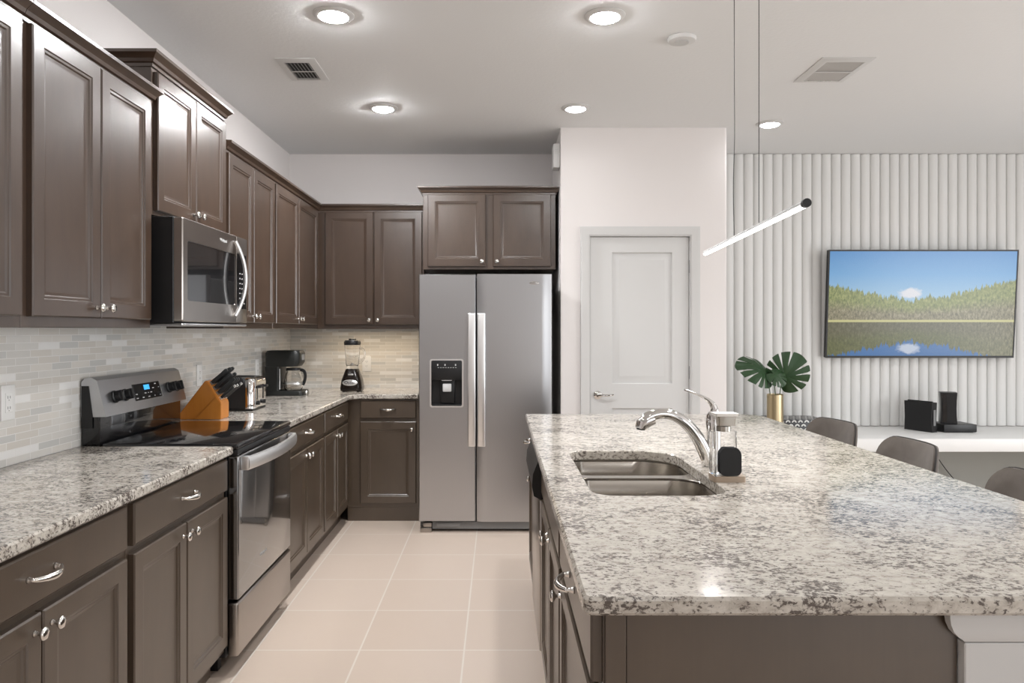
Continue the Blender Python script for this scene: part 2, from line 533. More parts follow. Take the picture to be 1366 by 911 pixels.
# pantry: closed box with a door in its front, rounded right corner
DX0, DX1, DZ = 0.628, 1.357, 2.056
bm = BM()
box(bm, PX0, DX0, PY, PY + .11, 0, ZC)
box(bm, DX0, DX1, PY, PY + .11, DZ, ZC)
loft(bm, [[(x, y, z) for x, y in rrect(DX1, PX1, PY, PY + .11, [0, .022, 0, 0], 6)] for z in (0, ZC)])
struct('wall_pantry_front', bm, 'wall')
struct('wall_pantry_left', box(BM(), PX0, PX0 + .1, PY + .11, YB, 0, ZC), 'wall')
struct('wall_pantry_right', box(BM(), PX1 - .1, PX1, PY + .11, YB, 0, ZC), 'wall')
bm = BM(); box(bm, PX0, DX0 - .06, PY - .014, PY, 0, .10, .004); box(bm, DX1 + .06, PX1, PY - .014, PY, 0, .10, .004)
struct('baseboard_pantry', bm, 'white')

# pantry door
bm = BM()
P_TOP, P_BOT = (0.800, 1.222, 1.006, 1.93), (0.800, 1.222, 0.22, 0.832)
rect = lambda x0, x1, z0, z1: [(x0, z0), (x1, z0), (x1, z1), (x0, z1)]
slab(bm, rect(DX0 + .016, DX1 - .016, .008, DZ - .016), [rect(*P_TOP), rect(*P_BOT)], 0, .034, .003)
for v in bm.verts: v.co = (v.co.x, PY + .056 - v.co.z, v.co.y)
door = struct('door_1', bm, 'white')
for x0, x1, z0, z1 in (P_TOP, P_BOT):
    bm = BM(); y = PY + .022
    panel_front(bm, x0, x1, z0, z1, [(0, y + .030), (0, y + .010), (.004, y + .013), (.014, y + .013), (.050, y + .003), (.054, y + .003)])
    obj('door_panel', bm, 'white', door, 20)
bm = BM()
for ia, ib, ya in ((0.0, .016, .0), ):
    box(bm, DX0, DX0 + .014, PY, PY + .11, 0, DZ); box(bm, DX1 - .014, DX1, PY, PY + .11, 0, DZ)
    box(bm, DX0 + .014, DX1 - .014, PY, PY + .11, DZ - .014, DZ)
def casing_profile(bm):
    prof = [(0.000, 0.0), (0.000, .010), (.012, .014), (.038, .017), (.050, .020), (.058, .020), (.060, 0.0)]
    ox0, ox1, oz = DX0 + .006, DX1 - .006, DZ - .006
    rings = []
    for d, t in prof:
        rings.append([(ox0 - d, PY - t, 0), (ox0 - d, PY - t, oz + d), (ox1 + d, PY - t, oz + d), (ox1 + d, PY - t, 0)])
    loft(bm, rings, False, False, closed=False)
casing_profile(bm)
obj('door_casing', bm, 'white', door)
bm = BM(); lathe(bm, [(.001, 0), (.030, 0), (.030, .006), (.022, .012), (.011, .016), (.011, .045), (.001, .047)], (.697, PY + .022, .927), '-y', 20)
tube(bm, bez((.697, PY - .020, .927), (.73, PY - .026, .930), (.76, PY - .022, .922), (.805, PY - .016, .932)), [.010, .010, .010, .009, .009, .0085, .008, .008, .0075, .007, .007, .006, .005], 10)
obj('door_handle', bm, 'chrome', door)['label'] = 'polished chrome lever handle'
for z in (1.83, 1.085, .25):
    bm = BM(); tube(bm, [(DX1 - .010, PY + .012, z - .045), (DX1 - .010, PY + .012, z + .045)], .007, 8)
    obj('door_hinge', bm, 'rubber', door)

# mosaic backsplash and fluted cladding belong to their walls
def plane_tile(name, parent, xyz0, u, v, w, h, t, mat):
    """Thin tiled sheet whose local x runs along the wall and local y up, so the tile pattern follows the surface."""
    b_ = BM(); box(b_, 0, w, 0, h, 0, t)
    o = obj(name, b_, mat, parent, 0)
    un, vn = Vector(u), Vector(v); nn = un.cross(vn)
    m = Matrix((un, vn, nn)).transposed().to_4x4(); m.translation = Vector(xyz0)
    o.matrix_local = m
    return o
plane_tile('backsplash', wl, (XL, YB, CT), (0, -1, 0), (0, 0, 1), YB - 0.9, UB - CT + .03, -.008, 'tile_left').matrix_local = \
    Matrix(((0, 0, 1, XL), (1, 0, 0, 0.9), (0, 1, 0, CT), (0, 0, 0, 1)))
for o in wl.children:
    for v_ in o.data.vertices: v_.co.z = abs(v_.co.z)
b2 = plane_tile('backsplash', wb, (0, 0, 0), (1, 0, 0), (0, 0, 1), 1.16, UB - CT + .03, .008, 'tile_left')
b2.matrix_local = Matrix(((1, 0, 0, XL + .009), (0, 0, -1, YB), (0, 1, 0, CT), (0, 0, 0, 1)))

bm = BM()
SX0, PITCH = 1.663, 0.0783
SHELF_X0 = 2.50
k = 0
while SX0 + k * PITCH < XR - .08:
    x0 = SX0 + k * PITCH; x1 = x0 + PITCH
    zb = 0.615 if x0 > SHELF_X0 - .02 else 0.0
    pr = [(0, .004), (.0035, .004), (.006, .013), (.014, .020), (.028, .0245), (.039, .026), (.050, .0245), (.0645, .020), (.0725, .013), (.0748, .004), (PITCH, .004)]
    poly = [(x0 + a, YB - d) for a, d in pr] + [(x1, YB), (x0, YB)]
    loft(bm, [[(x, y, z) for x, y in reversed(poly)] for z in (zb, ZC - .004)])
    k += 1
obj('slat_cladding', bm, 'slat', wb, 30)['label'] = 'white fluted vertical slats'
bm = BM(); box(bm, SHELF_X0, XR - .05, YB - .006, YB, 0, .53)  # thin sheet over the plain wall, carries the shelf's shade as grey
obj('shade_panel', bm, 'shaded_wall', wb, 0)['label'] = 'lower wall coloured grey for the shade under the shelf'

# ------------------------------------------------------------------ shared fittings
def knob_mesh():
    b_ = BM()
    lathe(b_, [(.0005, 0), (.008, 0), (.007, .003), (.0048, .008), (.0048, .014), (.011, .018), (.0155, .0225), (.0155, .026), (.011, .030), (.0005, .031)], axis='-y', seg=18)
    bmesh.ops.recalc_face_normals(b_, faces=b_.faces)
    me = bpy.data.meshes.new('knob'); b_.to_mesh(me); b_.free()
    for p in me.polygons: p.use_smooth = True
    me.materials.append(M['nickel']); return me

def pull_mesh():
    b_ = BM()
    w = .052
    for s in (-1, 1):
        lathe(b_, [(.0005, 0), (.0085, 0), (.0075, .004), (.005, .010), (.005, .018), (.0005, .019)], (s * w, 0, 0), '-y', 12)
    pts = []
    for i in range(17):
        t = -1 + 2 * i / 16
        pts.append((t * w * 1.04, -.014 - .020 * (1 - t * t), -.004 * (1 - t * t)))
    tube(b_, pts, [.0045 + .0035 * (1 - abs(-1 + 2 * i / 16)) for i in range(17)], 10, 1.25, (0, 0, 1))
    bmesh.ops.recalc_face_normals(b_, faces=b_.faces)
    me = bpy.data.meshes.new('pull_handle'); b_.to_mesh(me); b_.free()
    for p in me.polygons: p.use_smooth = True
    me.materials.append(M['nickel']); return me
KNOB, PULL = knob_mesh(), pull_mesh()

DOOR_PROF = [(0, -.0005), (0, -.017), (.004, -.021), (.052, -.021), (.055, -.0175), (.062, -.0165), (.066, -.0125), (.074, -.0105), (.078, -.0105)]
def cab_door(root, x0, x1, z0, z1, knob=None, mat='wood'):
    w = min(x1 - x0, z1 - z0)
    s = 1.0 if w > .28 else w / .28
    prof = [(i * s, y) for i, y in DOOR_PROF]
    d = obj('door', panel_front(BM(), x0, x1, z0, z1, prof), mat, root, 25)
    if knob:
        share('knob', KNOB, d, (knob[0], -.021, knob[1]))
    return d
def cab_drawer(root, x0, x1, z0, z1, handle=True, mat='wood_base_lit'):
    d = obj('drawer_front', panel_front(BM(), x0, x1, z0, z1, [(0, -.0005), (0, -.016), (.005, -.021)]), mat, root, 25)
    if handle: share('pull_handle', PULL, d, ((x0 + x1) / 2, -.021, (z0 + z1) / 2 + .004))
    return d
CROWN = [(0, 0), (.006, 0), (.006, .012), (.014, .016), (.018, .028), (.034, .044), (.038, .046), (.038, .058), (0.0, .060)]
def crown(root, w, depth, z, left, right, mat='wood', x0=0.0):
    rings = []
    for o_, h in CROWN:
        l_ = o_ if left else 0; r_ = o_ if right else 0
        rings.append([(x0 - l_, depth, z + h), (x0 - l_, -o_ - .0005, z + h), (w + r_, -o_ - .0005, z + h), (w + r_, depth, z + h)])
    return obj('crown_moulding', loft(BM(), rings), mat, root, 20)
def carcass(root, w, depth, z0, z1, mat='wood', name='carcass'):
    return obj(name, box(BM(), 0, w, 0, depth, z0, z1, .0015, 1), mat, root, 25)

# ------------------------------------------------------------------ wall cabinets, left run (facing +X)
LEFT = PI / 2
UF = -1.385                      # face-frame plane
def wall_cab(label, y0, y1, doors, z0, z1, dz0, dz1, cl, cr, depth=None, crown_to=None):
    r = thing('wall_cabinet', label, 'wall cabinet', (UF, y0, 0), LEFT, 'dark wall cabinets')
    dep = (UF - XL - .009) if depth is None else depth
    carcass(r, y1 - y0, dep, z0, z1)
    for a, b_, kn in doors:
        cab_door(r, a - y0, b_ - y0, dz0, dz1, (kn - y0, dz0 + .035) if kn else None)
    crown(r, (crown_to or y1) - y0, dep, z1 - .014, cl, cr)
    return r
wall_cab('dark brown wall cabinet cut off by the left edge of the picture', 1.28, 2.138, [(1.305, 1.705, 1.675), (1.712, 2.118, 1.742)], UB, 2.30, 1.425, 2.285, False, False)
wall_cab('tall dark brown two-door wall cabinet just left of the microwave', 2.14, 2.935, [(2.165, 2.535, 2.505), (2.541, 2.905, 2.571)], UB, 2.30, 1.425, 2.285, False, True)
wall_cab('short raised dark wall cabinet mounted above the microwave', 2.945, 3.715, [(2.962, 3.332, 3.302), (3.338, 3.700, 3.368)], 1.845, 2.45, 1.864, 2.42, True, True)
wall_cab('dark two-door wall cabinet right beside the microwave, above the toaster', 3.725, 4.522, [(3.745, 4.122, 4.092), (4.128, 4.508, 4.158)], UB, 2.30, 1.425, 2.285, False, False)
wall_cab('dark two-door corner wall cabinet above the coffee maker', 4.524, YB - .004, [(4.540, 5.050, 5.020), (5.056, 5.585, 5.086)], UB, 2.30, 1.425, 2.285, False, False, crown_to=5.66)

# wall cabinets, far wall (facing -Y)
BF = 5.655
r = thing('wall_cabinet', 'dark two-door wall cabinet above the blender on the far wall', 'wall cabinet', (UF + .001, BF, 0), 0, 'dark wall cabinets')
w = -.572 - UF
carcass(r, w, YB - BF - .009, UB, 2.30)
cab_door(r, .060, .428, 1.425, 2.285, (.398, 1.460)); cab_door(r, .434, .800, 1.425, 2.285, (.464, 1.460))
crown(r, w + .006, YB - BF - .009, 2.286, False, False)
FF = 5.34
r = thing('wall_cabinet', 'wide low dark wall cabinet above the refrigerator', 'wall cabinet', (-.545, FF, 0), 0, 'dark wall cabinets')
w = .412 + .545
carcass(r, w, YB - FF - .004, 1.822, 2.375)
cab_door(r, .035, .452, 1.842, 2.362, (.425, 1.878)); cab_door(r, .506, .922, 1.842, 2.362, (.533, 1.878))
crown(r, w, YB - FF - .004, 2.362, True, True)

# ------------------------------------------------------------------ base cabinets, left run
GF = -1.095
TK = 0.10
def base_cab(label, y0, y1, fronts, drawers, box_to=None, no_toe=False):
    r = thing('base_cabinet', label, 'base cabinet', (GF, y0, 0), LEFT, 'dark base cabinets')
    dep = GF - XL - .004
    carcass(r, (box_to or y1) - y0, dep, TK, CB - .002, 'wood_base_lit')
    obj('toe_kick', box(BM(), 0, y1 - y0, .055, .075, 0, TK - .001), 'wood_base_lit', r, 0)
    for a, b_, kn in fronts: cab_door(r, a - y0, b_ - y0, .132, .722, (kn - y0, .682), 'wood_base_lit')
    for a, b_ in drawers: cab_drawer(r, a - y0, b_ - y0, .747, .872)
    return r
base_cab('dark base cabinet at the lower left picture edge', 1.31, 2.163, [(1.335, 1.738, 1.708), (1.745, 2.140, 1.775)], [(1.335, 2.140)])
base_cab('dark base cabinet with one drawer and two doors left of the range', 2.165, 2.945, [(2.180, 2.545, 2.512), (2.551, 2.930, 2.584)], [(2.180, 2.930)])
base_cab('dark base cabinet with one drawer and two doors right of the range', 3.728, 4.56, [(3.745, 4.145, 4.115), (4.151, 4.545, 4.181)], [(3.745, 4.545)])
base_cab('dark base cabinet in the far left corner under the coffee maker', 4.562, 5.348, [(4.578, 4.925, 4.895), (4.931, 5.280, 4.961)], [(4.578, 5.280)], box_to=YB - .004)
r = thing('base_cabinet', 'single-door dark base cabinet on the far wall beside the refrigerator', 'base cabinet', (GF + .001, 5.352, 0), 0, 'dark base cabinets')
w = -.577 - GF
carcass(r, w, YB - 5.352 - .004, TK, CB - .002, 'wood_base_lit')
obj('toe_kick', box(BM(), .0, w, .004, .024, 0, TK - .001), 'wood_base_lit', r, 0)
cab_door(r, .095, .498, .132, .722, (.470, .668), 'wood_base_lit'); cab_drawer(r, .095, .498, .747, .872)

# worktops
CE = -1.060
o = obj('countertop', slab(BM(), [(XL + .010, 1.30), (CE, 1.30), (CE, 2.948), (XL + .010, 2.948)], [], CB, CT), 'granite', None, 25)
tag(o, 'speckled granite worktop at the left, in front of the range', 'countertop')
ch = .07
o = obj('countertop', slab(BM(), [(XL + .010, 3.722), (CE, 3.722), (CE, 5.32 - ch), (CE + .03, 5.32 - .02), (CE + ch, 5.32), (-.582, 5.32), (-.582, YB - .010), (XL + .010, YB - .010)], [], CB, CT), 'granite', None, 25)
tag(o, 'L-shaped speckled granite worktop in the far left corner', 'countertop')

# ------------------------------------------------------------------ range
Y0, Y1 = 2.957, 3.716
W_ = Y1 - Y0
rg = thing('range_cooker', 'freestanding stainless electric range with black glass cooktop between the left worktops', 'range', (-1.09, Y0, 0), LEFT)
D_ = -1.09 - XL - .012
bm = BM(); box(bm, 0, W_, 0, D_ - .02, .07, .905, .003, 1); 
for x in (.04, W_ - .08):
    for y in (.05, D_ - .1): box(bm, x, x + .04, y, y + .04, 0, .071)
obj('body', bm, 'black', rg)
bm = BM(); box(bm, 0, W_, -.045, D_ - .085, .906, .928, .006, 3)
ck = obj('cooktop', bm, 'black_glass', rg)
bm = BM(); box(bm, .006, W_ - .006, -.044, -.001, .880, .905, .004)
obj('front_rail', bm, 'black', rg)
od = obj('oven_door', box(BM(), .008, W_ - .008, -.046, -.002, .300, .878, .006, 3), 'oven_glass', rg)
od['label'] = 'mirror-like black glass oven door'
# bowed steel handle
bm = BM()
pts = [(.03 + (W_ - .06) * i / 24, -.072 - .030 * (1 - (2 * i / 24 - 1) ** 2), .845) for i in range(25)]
rings = []
for x, y, z in pts:
    rings.append([(x, y - .008, z - .026), (x, y - .012, z - .012), (x, y - .012, z + .012), (x, y - .007, z + .024), (x, y + .006, z + .026), (x, y + .008, z), (x, y + .006, z - .026)])
loft(bm, rings)
for x in (.030, W_ - .056): box(bm, x - .002, x + .028, -.080, -.046, .817, .873, .004)
obj('oven_handle', bm, 'steel_bright', od)['label'] = 'bowed bright steel handle'
text('oven_emblem', 'Whirlpool', .022, 'mark', od, (W_ * .42, -.0465, .400), (PI / 2, 0, 0))
bm = BM(); box(bm, .004, W_ - .004, -.046, -.002, .072, .288, .010, 3)
obj('storage_drawer', bm, 'steel_dark', rg)['label'] = 'stainless storage drawer'
# backguard: recessed black lower part, slanted steel control panel with black end
yb = D_ - .002
bm = BM(); box(bm, .004, W_ - .004, D_ - .075, yb, .906, 1.05, .004)
obj('backguard', bm, 'black_glass', rg)
prof = [(yb, 1.035), (yb, 1.175), (yb - .015, 1.192), (yb - .040, 1.194), (yb - .062, 1.182), (yb - .100, 1.036)]
bm = BM(); loft(bm, [[(x, y, z) for y, z in prof] for x in (0.0, .012, W_ - .012, W_)])
cp = obj('control_panel', bm, 'steel', rg, 30)
bm = BM(); prof2 = [(yb - .002, .99), (yb - .002, 1.160), (yb - .030, 1.160), (yb - .046, 1.04), (yb - .046, .99)]
loft(bm, [[(x, y, z) for y, z in prof2] for x in (-.0025, -.0002)])
obj('panel_end', bm, 'black', cp)
th = math.atan2(.038, .146)
def on_panel(x, z):
    t = (z - 1.036) / .146
    return (x, yb - .100 + .038 * t, z)
for i, x in enumerate((.10, .185, .60, .685)):
    b_ = BM()
    lathe(b_, [(.001, 0), (.026, 0), (.026, .006), (.021, .009), (.019, .028), (.001, .029)], axis='-y', seg=20)
    box(b_, -.006, .006, -.036, -.010, -.022, .022, .003)
    kb = obj('control_knob', b_, 'black', cp)
    kb.location = on_panel(x, 1.108); kb.rotation_euler = (-th, 0, 0)
bm = BM(); box(bm, -.125, .125, -.003, .002, -.037, .037, .002, 1)
dp = obj('display', bm, 'black_glass', cp); dp.location = on_panel(.385, 1.110); dp.rotation_euler = (-th, 0, 0)
obj('clock_screen', box(BM(), -.030, .020, -.0045, -.0025, .006, .028), 'blue', dp, 0)
bm = BM(); random.seed(3)
for gx in range(9):
    for gz in range(4):
        x = -.108 + gx * .027; z = -.027 + gz * .018
        if -.045 < x < .035 and z > .0: continue
        if random.random() < .45:
            ww = random.choice((.003, .005, .008)); obj('button_mark', box(BM(), x - ww, x + ww, -.0042, -.0026, z - .002, z + .002), 'mark', dp, 0)
bm = BM(); box(bm, .128, .131, -.004, .002, -.037, .037)
obj('display_trim', bm, 'steel_bright', dp, 0)

# ------------------------------------------------------------------ microwave over the range
mw = thing('microwave', 'stainless over-the-range microwave hanging above the range', 'microwave', (-1.300, Y0 - .005, 0), LEFT)
W2 = W_ + .006
MZ0, MZ1 = 1.412, 1.840
obj('housing', box(BM(), 0, W2, 0, -1.300 - XL - .012, MZ0, MZ1, .003, 1), 'black', mw)
XD = W2 * .80
bm = BM()
fr = .032
# door frame with a window opening
o_out = rrect(.004, XD, MZ0 + .006, MZ1 - .002, .008, 4)
o_in = rrect(.050, XD - .008, MZ0 + .092, MZ1 - .092, .012, 4)
def frame_xz(bm, outer, inner, y0, y1):
    bb = BM(); slab(bb, outer, [inner], 0, 1, .003) if False else None
    bb.free()
    def ring(p, y): return [bm.verts.new((x, y, z)) for x, z in p]
    a0, a1, a2 = ring(outer, y1), ring(outer, y0 + .004), ring(inset(outer, .004), y0)
    b0, b1 = ring(inner, y1), ring(inner, y0)
    n = len(outer)
    for p, q in ((a0, a1), (a1, a2), (a2, b1), (b1, b0)):
        for i in range(n):
            j = (i + 1) % n; bm.faces.new((p[i], p[j], q[j], q[i]))
frame_xz(bm, o_out, o_in, -.036, -.001)
md = obj('door', bm, 'steel_dark', mw, 30)
md['label'] = 'stainless framed microwave door'
bm = BM(); box(bm, .047, XD - .004, -.032, -.004, MZ0 + .089, MZ1 - .089)
obj('door_window', bm, 'black_glass', md, 0)
bm = BM()
for s in (1,):
    pts = []
    for i in range(21):
        t = -1 + 2 * i / 20
        pts.append((XD - .030 + s * .0 - (.046 * (1 - t * t) if s < 0 else -.030 * (1 - t * t)), -.040 - (.040 * (1 - t * t) if s > 0 else .002), (MZ0 + MZ1) / 2 + .004 + t * .178))
    tube(bm, pts, .0095 if s > 0 else .0065, 10)
obj('door_handle', bm, 'steel_bright', md)['label'] = 'bright steel leaf-shaped handle'
text('emblem', 'Whirlpool', .020, 'mark', md, (XD * .72, -.0365, MZ1 - .045), (PI / 2, 0, 0))
bm = BM(); box(bm, XD + .003, W2 - .002, -.036, -.001, MZ0 + .006, MZ1 - .002, .006)
pc = obj('control_panel', bm, 'steel_dark', mw)
obj('keypad', box(BM(), XD + .006, W2 - .022, -.0375, -.034, MZ0 + .075, MZ1 - .085, .001, 1), 'black_glass', pc)
bm = BM()
for i in range(3):
    for j in range(7):
        x = XD + .035 + i * .03; z = MZ0 + .10 + j * .024; obj('key_mark', box(BM(), x, x + .010, -.0385, -.0372, z, z + .006), 'mark', pc, 0)
bm = BM(); box(bm, .004, W2 - .004, -.034, .30, MZ0 - .010, MZ0 - .0005, .003, 1)
obj('bottom_plate', bm, 'steel', mw)

# ------------------------------------------------------------------ refrigerator
FX0, FX1, FY = -.545, .363, 5.04
FS = -.152
fr_ = thing('refrigerator', 'stainless side-by-side refrigerator with water dispenser between cabinets and pantry', 'refrigerator', (0, FY, 0), 0)
obj('case', box(BM(), FX0 + .004, FX1 - .004, .075, .86, .02, 1.745, .004, 1), 'rubber', fr_)
DISP = (-.465, -.243, .860, 1.182)
def fridge_door(x0, x1, hole=None):
    bm = BM()
    n = 14
    if hole is None:
        rings = []
        for i in range(n + 1):
            t = i / n; x = x0 + (x1 - x0) * t
            e = min(t, 1 - t) * (x1 - x0)
            y = .012 * max(0, 1 - e / .012) ** 2 if e < .012 else 0
            rings.append([(x, y, .075), (x, y, 1.765), (x, .068, 1.772), (x, .068, .070)])
        loft(bm, rings)
    else:
        # front face with an opening for the dispenser
        h0, h1, z0, z1 = hole
        inner = [(h0, z0), (h1, z0), (h1, z1), (h0, z1)]
        outer = [(x0, .075), (x1, .075), (x1, 1.765), (x0, 1.765)]
        def ring(p, y): return [bm.verts.new((x, y, z)) for x, z in p]
        a0, a1, a2 = ring(outer, .068), ring(outer, .010), ring(inset(outer, .006), 0)
        b1, b0 = ring(inner, 0), ring(inner, .055)
        for p, q in ((a0, a1), (a1, a2), (a2, b1), (b1, b0)):
            for i in range(4):
                j = (i + 1) % 4; bm.faces.new((p[i], p[j], q[j], q[i]))
        bm.faces.new(b0); bm.faces.new(list(reversed(a0)))
    return bm
dl = obj('freezer_door', fridge_door(FX0, FS - .004, DISP), 'steel', fr_, 25)
dr = obj('refrigerator_door', fridge_door(FS + .004, FX1), 'steel', fr_, 25)
for d_, xc in ((dl, FS - .030), (dr, FS + .036)):
    bm = BM()
    box(bm, xc - .026, xc + .026, -.052, -.036, .595, 1.498, .006, 3)
    for z in (.63, 1.46): box(bm, xc - .012, xc + .012, -.040, .001, z - .02, z + .02, .003)
    obj('door_handle', bm, 'steel_bright', d_)['label'] = 'long bright flat handle'
h0, h1, z0, z1 = DISP
bm = BM()
o1 = rrect(h0 - .004, h1 + .004, z0 - .004, z1 + .004, .014, 4); i1 = rrect(h0 + .006, h1 - .006, z0 + .006, z1 - .006, .010, 4)
def ring_frame(bm, o1, i1, y0, y1):
    def ring(p, y): return [bm.verts.new((x, y, z)) for x, z in p]
    q = [ring(o1, y1), ring(o1, y0), ring(i1, y0), ring(i1, y1)]
    for a, b_ in zip(q[:-1], q[1:]):
        for i in range(len(o1)):
            j = (i + 1) % len(o1); bm.faces.new((a[i], a[j], b_[j], b_[i]))
ring_frame(bm, o1, i1, -.004, .004)
ds = obj('water_dispenser', bm, 'steel_bright', fr_)
bm = BM(); box(bm, h0 + .004, h1 - .004, -.002, .052, z1 - .140, z1 - .004, .003)
dc = obj('dispenser_panel', bm, 'black', ds)
bm = BM(); box(bm, h0 + .002, h1 - .002, .048, .054, z0 + .002, z1 - .14)
box(bm, -.398, -.300, .020, .050, z0 + .02, z1 - .139, .006); box(bm, h0 + .008, h1 - .008, .0, .05, z0 + .004, z0 + .016, .003)
obj('dispenser_recess', bm, 'black', ds)
bm = BM()
for x in (h0 + .05, h0 + .10, h0 + .172): box(bm, x - .004, x + .004, -.0035, -.0015, z1 - .042, z1 - .030)
for i in range(8): box(bm, h0 + .05 + i * .017, h0 + .060 + i * .017, -.0035, -.0015, z1 - .056, z1 - .053)
obj('panel_icons', bm, 'mark', dc, 0)
bm = BM(); box(bm, -.390, -.318, .000, .022, z1 - .145, z1 - .100, .005)
obj('ice_chute', bm, 'mark', ds)
bm = BM(); box(bm, -.382, -.322, .004, .020, z1 - .220, z1 - .165, .006); 
obj('dispenser_paddle', bm, 'mark', ds)
bm = BM(); box(bm, FX0 + .09, FX1 - .01, .03, .07, .018, .068, .003); box(bm, FX0 + .12, FX0 + .28, .022, .031, .034, .062, .003)
obj('toe_grille', bm, 'rubber', fr_)
bm = BM(); box(bm, FX0 + .010, FX0 + .088, .005, .06, .0, .034, .004); box(bm, FX0 + .030, FX0 + .088, .01, .06, .037, .066, .004); box(bm, FX1 - .088, FX1 - .01, .005, .06, .0, .034, .004)
obj('foot', bm, 'steel_dark', fr_)
bm = BM(); lathe(bm, [(.001, 0), (.014, 0), (.013, .0015), (.001, .002)], axis='-y', seg=20)
bmesh.ops.scale(bm, vec=(2.4, 1, .8), verts=bm.verts)
em = obj('emblem', bm, 'chrome', dr); em.location = (.242, 0, 1.706)
text('emblem_text', 'Whirlpool', .013, 'rubber', em, (0, -.0022, 0), (PI / 2, 0, 0))

# ------------------------------------------------------------------ island
IX0, IX1, IY0, IY1 = .148, 1.430, 1.282, 4.09
SKX0, SKX1, SKY0, SKY1 = .268, .662, 2.072, 2.842
sink_poly = rrect(SKX0, SKX1, SKY0, SKY1, [.07, .10, .15, .07], 8)
top_poly = rrect(IX0, IX1, IY0, IY1, [.018, .05, .13, .012], 6)
o = obj('island_countertop', slab(BM(), top_poly, [sink_poly], CB, CT, .006), 'granite', None, 25)
tag(o, 'large speckled granite island worktop with the sink set in it', 'countertop')
IF = .188
RIGHT = -PI / 2
def island_unit(label, yfar, ynear, depth=.632):
    r = thing('island_cabinet', label, 'island cabinet', (IF, yfar, 0), RIGHT, 'island cabinets')
    w = yfar - ynear
    obj('toe_kick', box(BM(), 0, w, .055, .075, 0, TK - .001), 'wood_base_lit', r, 0)
    return r, w
r, w = island_unit('dark island cabinet at the far end beyond the dishwasher', 4.06, 3.522)
carcass(r, w, .632, TK, CB - .002, 'wood_base_lit')
cab_door(r, .02, w - .02, .132, .722, (w - .055, .665), 'wood_base_lit'); cab_drawer(r, .02, w - .02, .747, .872)
# sink base: open box so that the bowls hang inside
r, w = island_unit('dark island cabinet below the sink with a false drawer front', 2.908, 2.032)
bm = BM()
box(bm, 0, w, 0, .02, TK, CB - .002); box(bm, 0, w, .612, .632, TK, CB - .002); box(bm, 0, .018, .021, .611, TK, CB - .002)
box(bm, w - .018, w, .021, .611, TK, CB - .002); box(bm, .019, w - .019, .021, .611, TK, TK + .018)
obj('carcass', bm, 'wood_base_lit', r, 25)
cab_door(r, .02, w / 2 - .003, .132, .722, (w / 2 - .035, .690), 'wood_base_lit'); cab_door(r, w / 2 + .003, w - .02, .132, .722, (w / 2 + .035, .690), 'wood_base_lit')
cab_drawer(r, .02, w - .02, .747, .872, False)
r, w = island_unit('nearest dark island cabinet with a flat end panel facing us', 2.030, 1.327)
carcass(r, w, .632, TK, CB - .002, 'wood_base_lit')
cab_door(r, .02, w - .05, .132, .722, (.068, .678), 'wood_base_lit'); cab_drawer(r, .02, w - .012, .747, .872)
bm = BM(); box(bm, w + .0005, w + .0085, .003, .040, .0, CB - .003, .001, 1); box(bm, w + .0005, w + .006, .041, .632, .0, CB - .003, .001, 1)
obj('end_panel', bm, 'wood_base_lit', r, 25)
# dishwasher
dw = thing('dishwasher', 'stainless dishwasher with black control strip built into the island', 'dishwasher', (IF, 3.518, 0), RIGHT)
w = 3.518 - 2.912
obj('tub', box(BM(), .002, w - .002, .002, .58, .02, CB - .004, .002, 1), 'black', dw)
obj('door', box(BM(), .004, w - .004, -.026, .001, .115, .712, .005), 'steel_dark', dw)
bm = BM()
prof = [(.001, .716), (-.026, .716), (-.048, .728), (-.056, .765), (-.052, .815), (-.030, .870), (.001, .874)]
loft(bm, [[(x, y, z) for y, z in prof] for x in (.004, w - .004)])
obj('control_strip', bm, 'black', dw)
obj('kick_plate', box(BM(), .004, w - .004, .03, .04, .0, .110), 'black', dw, 0)
# white support wall below the overhang
kw = thing('island_support_wall', 'white knee wall and corner post carrying the island overhang', 'island support', (0, 0, 0))
obj('wall_panel', box(BM(), .832, .940, 1.46, 4.06, 0, CB - .002, .002, 1), 'white', kw)
bm = BM(); box(bm, .823, .985, 1.303, 1.458, 0, .8325, .002, 1)
obj('post', bm, 'white', kw)
bm = BM()
for ya, yb_, kl in ((1.296, 1.3140, 1), (1.3142, 1.458, 0)):
    rings = []
    for d, z in ((0, .8345), (.004, .838), (.012, .843), (.022, .853), (.028, .866), (.030, .878), (.030, CB - .001)):
        y0_ = 1.303 - (1.303 - ya) * d / .03 if kl else ya
        rings.append([(.823 - d * kl, y0_, z), (.985 + d, y0_, z), (.985 + d, yb_, z), (.823 - d * kl, yb_, z)])
    loft(bm, rings)
obj('capital', bm, 'white', kw, 50)

# sink
sk = thing('sink', 'stainless double-bowl undermount sink in the granite island', 'sink', (0, 0, 0))
def bowl(x0, x1, y0, y1, rs, zt, depth):
    b_ = BM(); rings = []
    for d, z, q in ((-.004, zt, 1), (0, zt - .003, 1), (.004, zt - .05, 1), (.010, zt - depth + .04, 1), (.022, zt - depth + .012, .9), (.05, zt - depth, .8), (.14, zt - depth - .004, .3)):
        rr = [max(.012, k * q - max(d, 0) * .5) for k in rs]
        rings.append([(x, y, z) for x, y in rrect(x0 + d, x1 - d, y0 + d, y1 - d, rr, 6)])
    loft(b_, rings, cap0=False, cap1=True)
    bmesh.ops.recalc_face_normals(b_, faces=b_.faces)
    bmesh.ops.reverse_faces(b_, faces=b_.faces)
    bmesh.ops.solidify(b_, geom=list(b_.faces), thickness=.0012)
    return b_
ZS = CB - .004
b1 = obj('far_bowl', bowl(SKX0 - .006, SKX1 + .004, 2.525, SKY1 + .006, [.05, .05, .15, .07], ZS - .003, .17), 'sink', sk, 50)
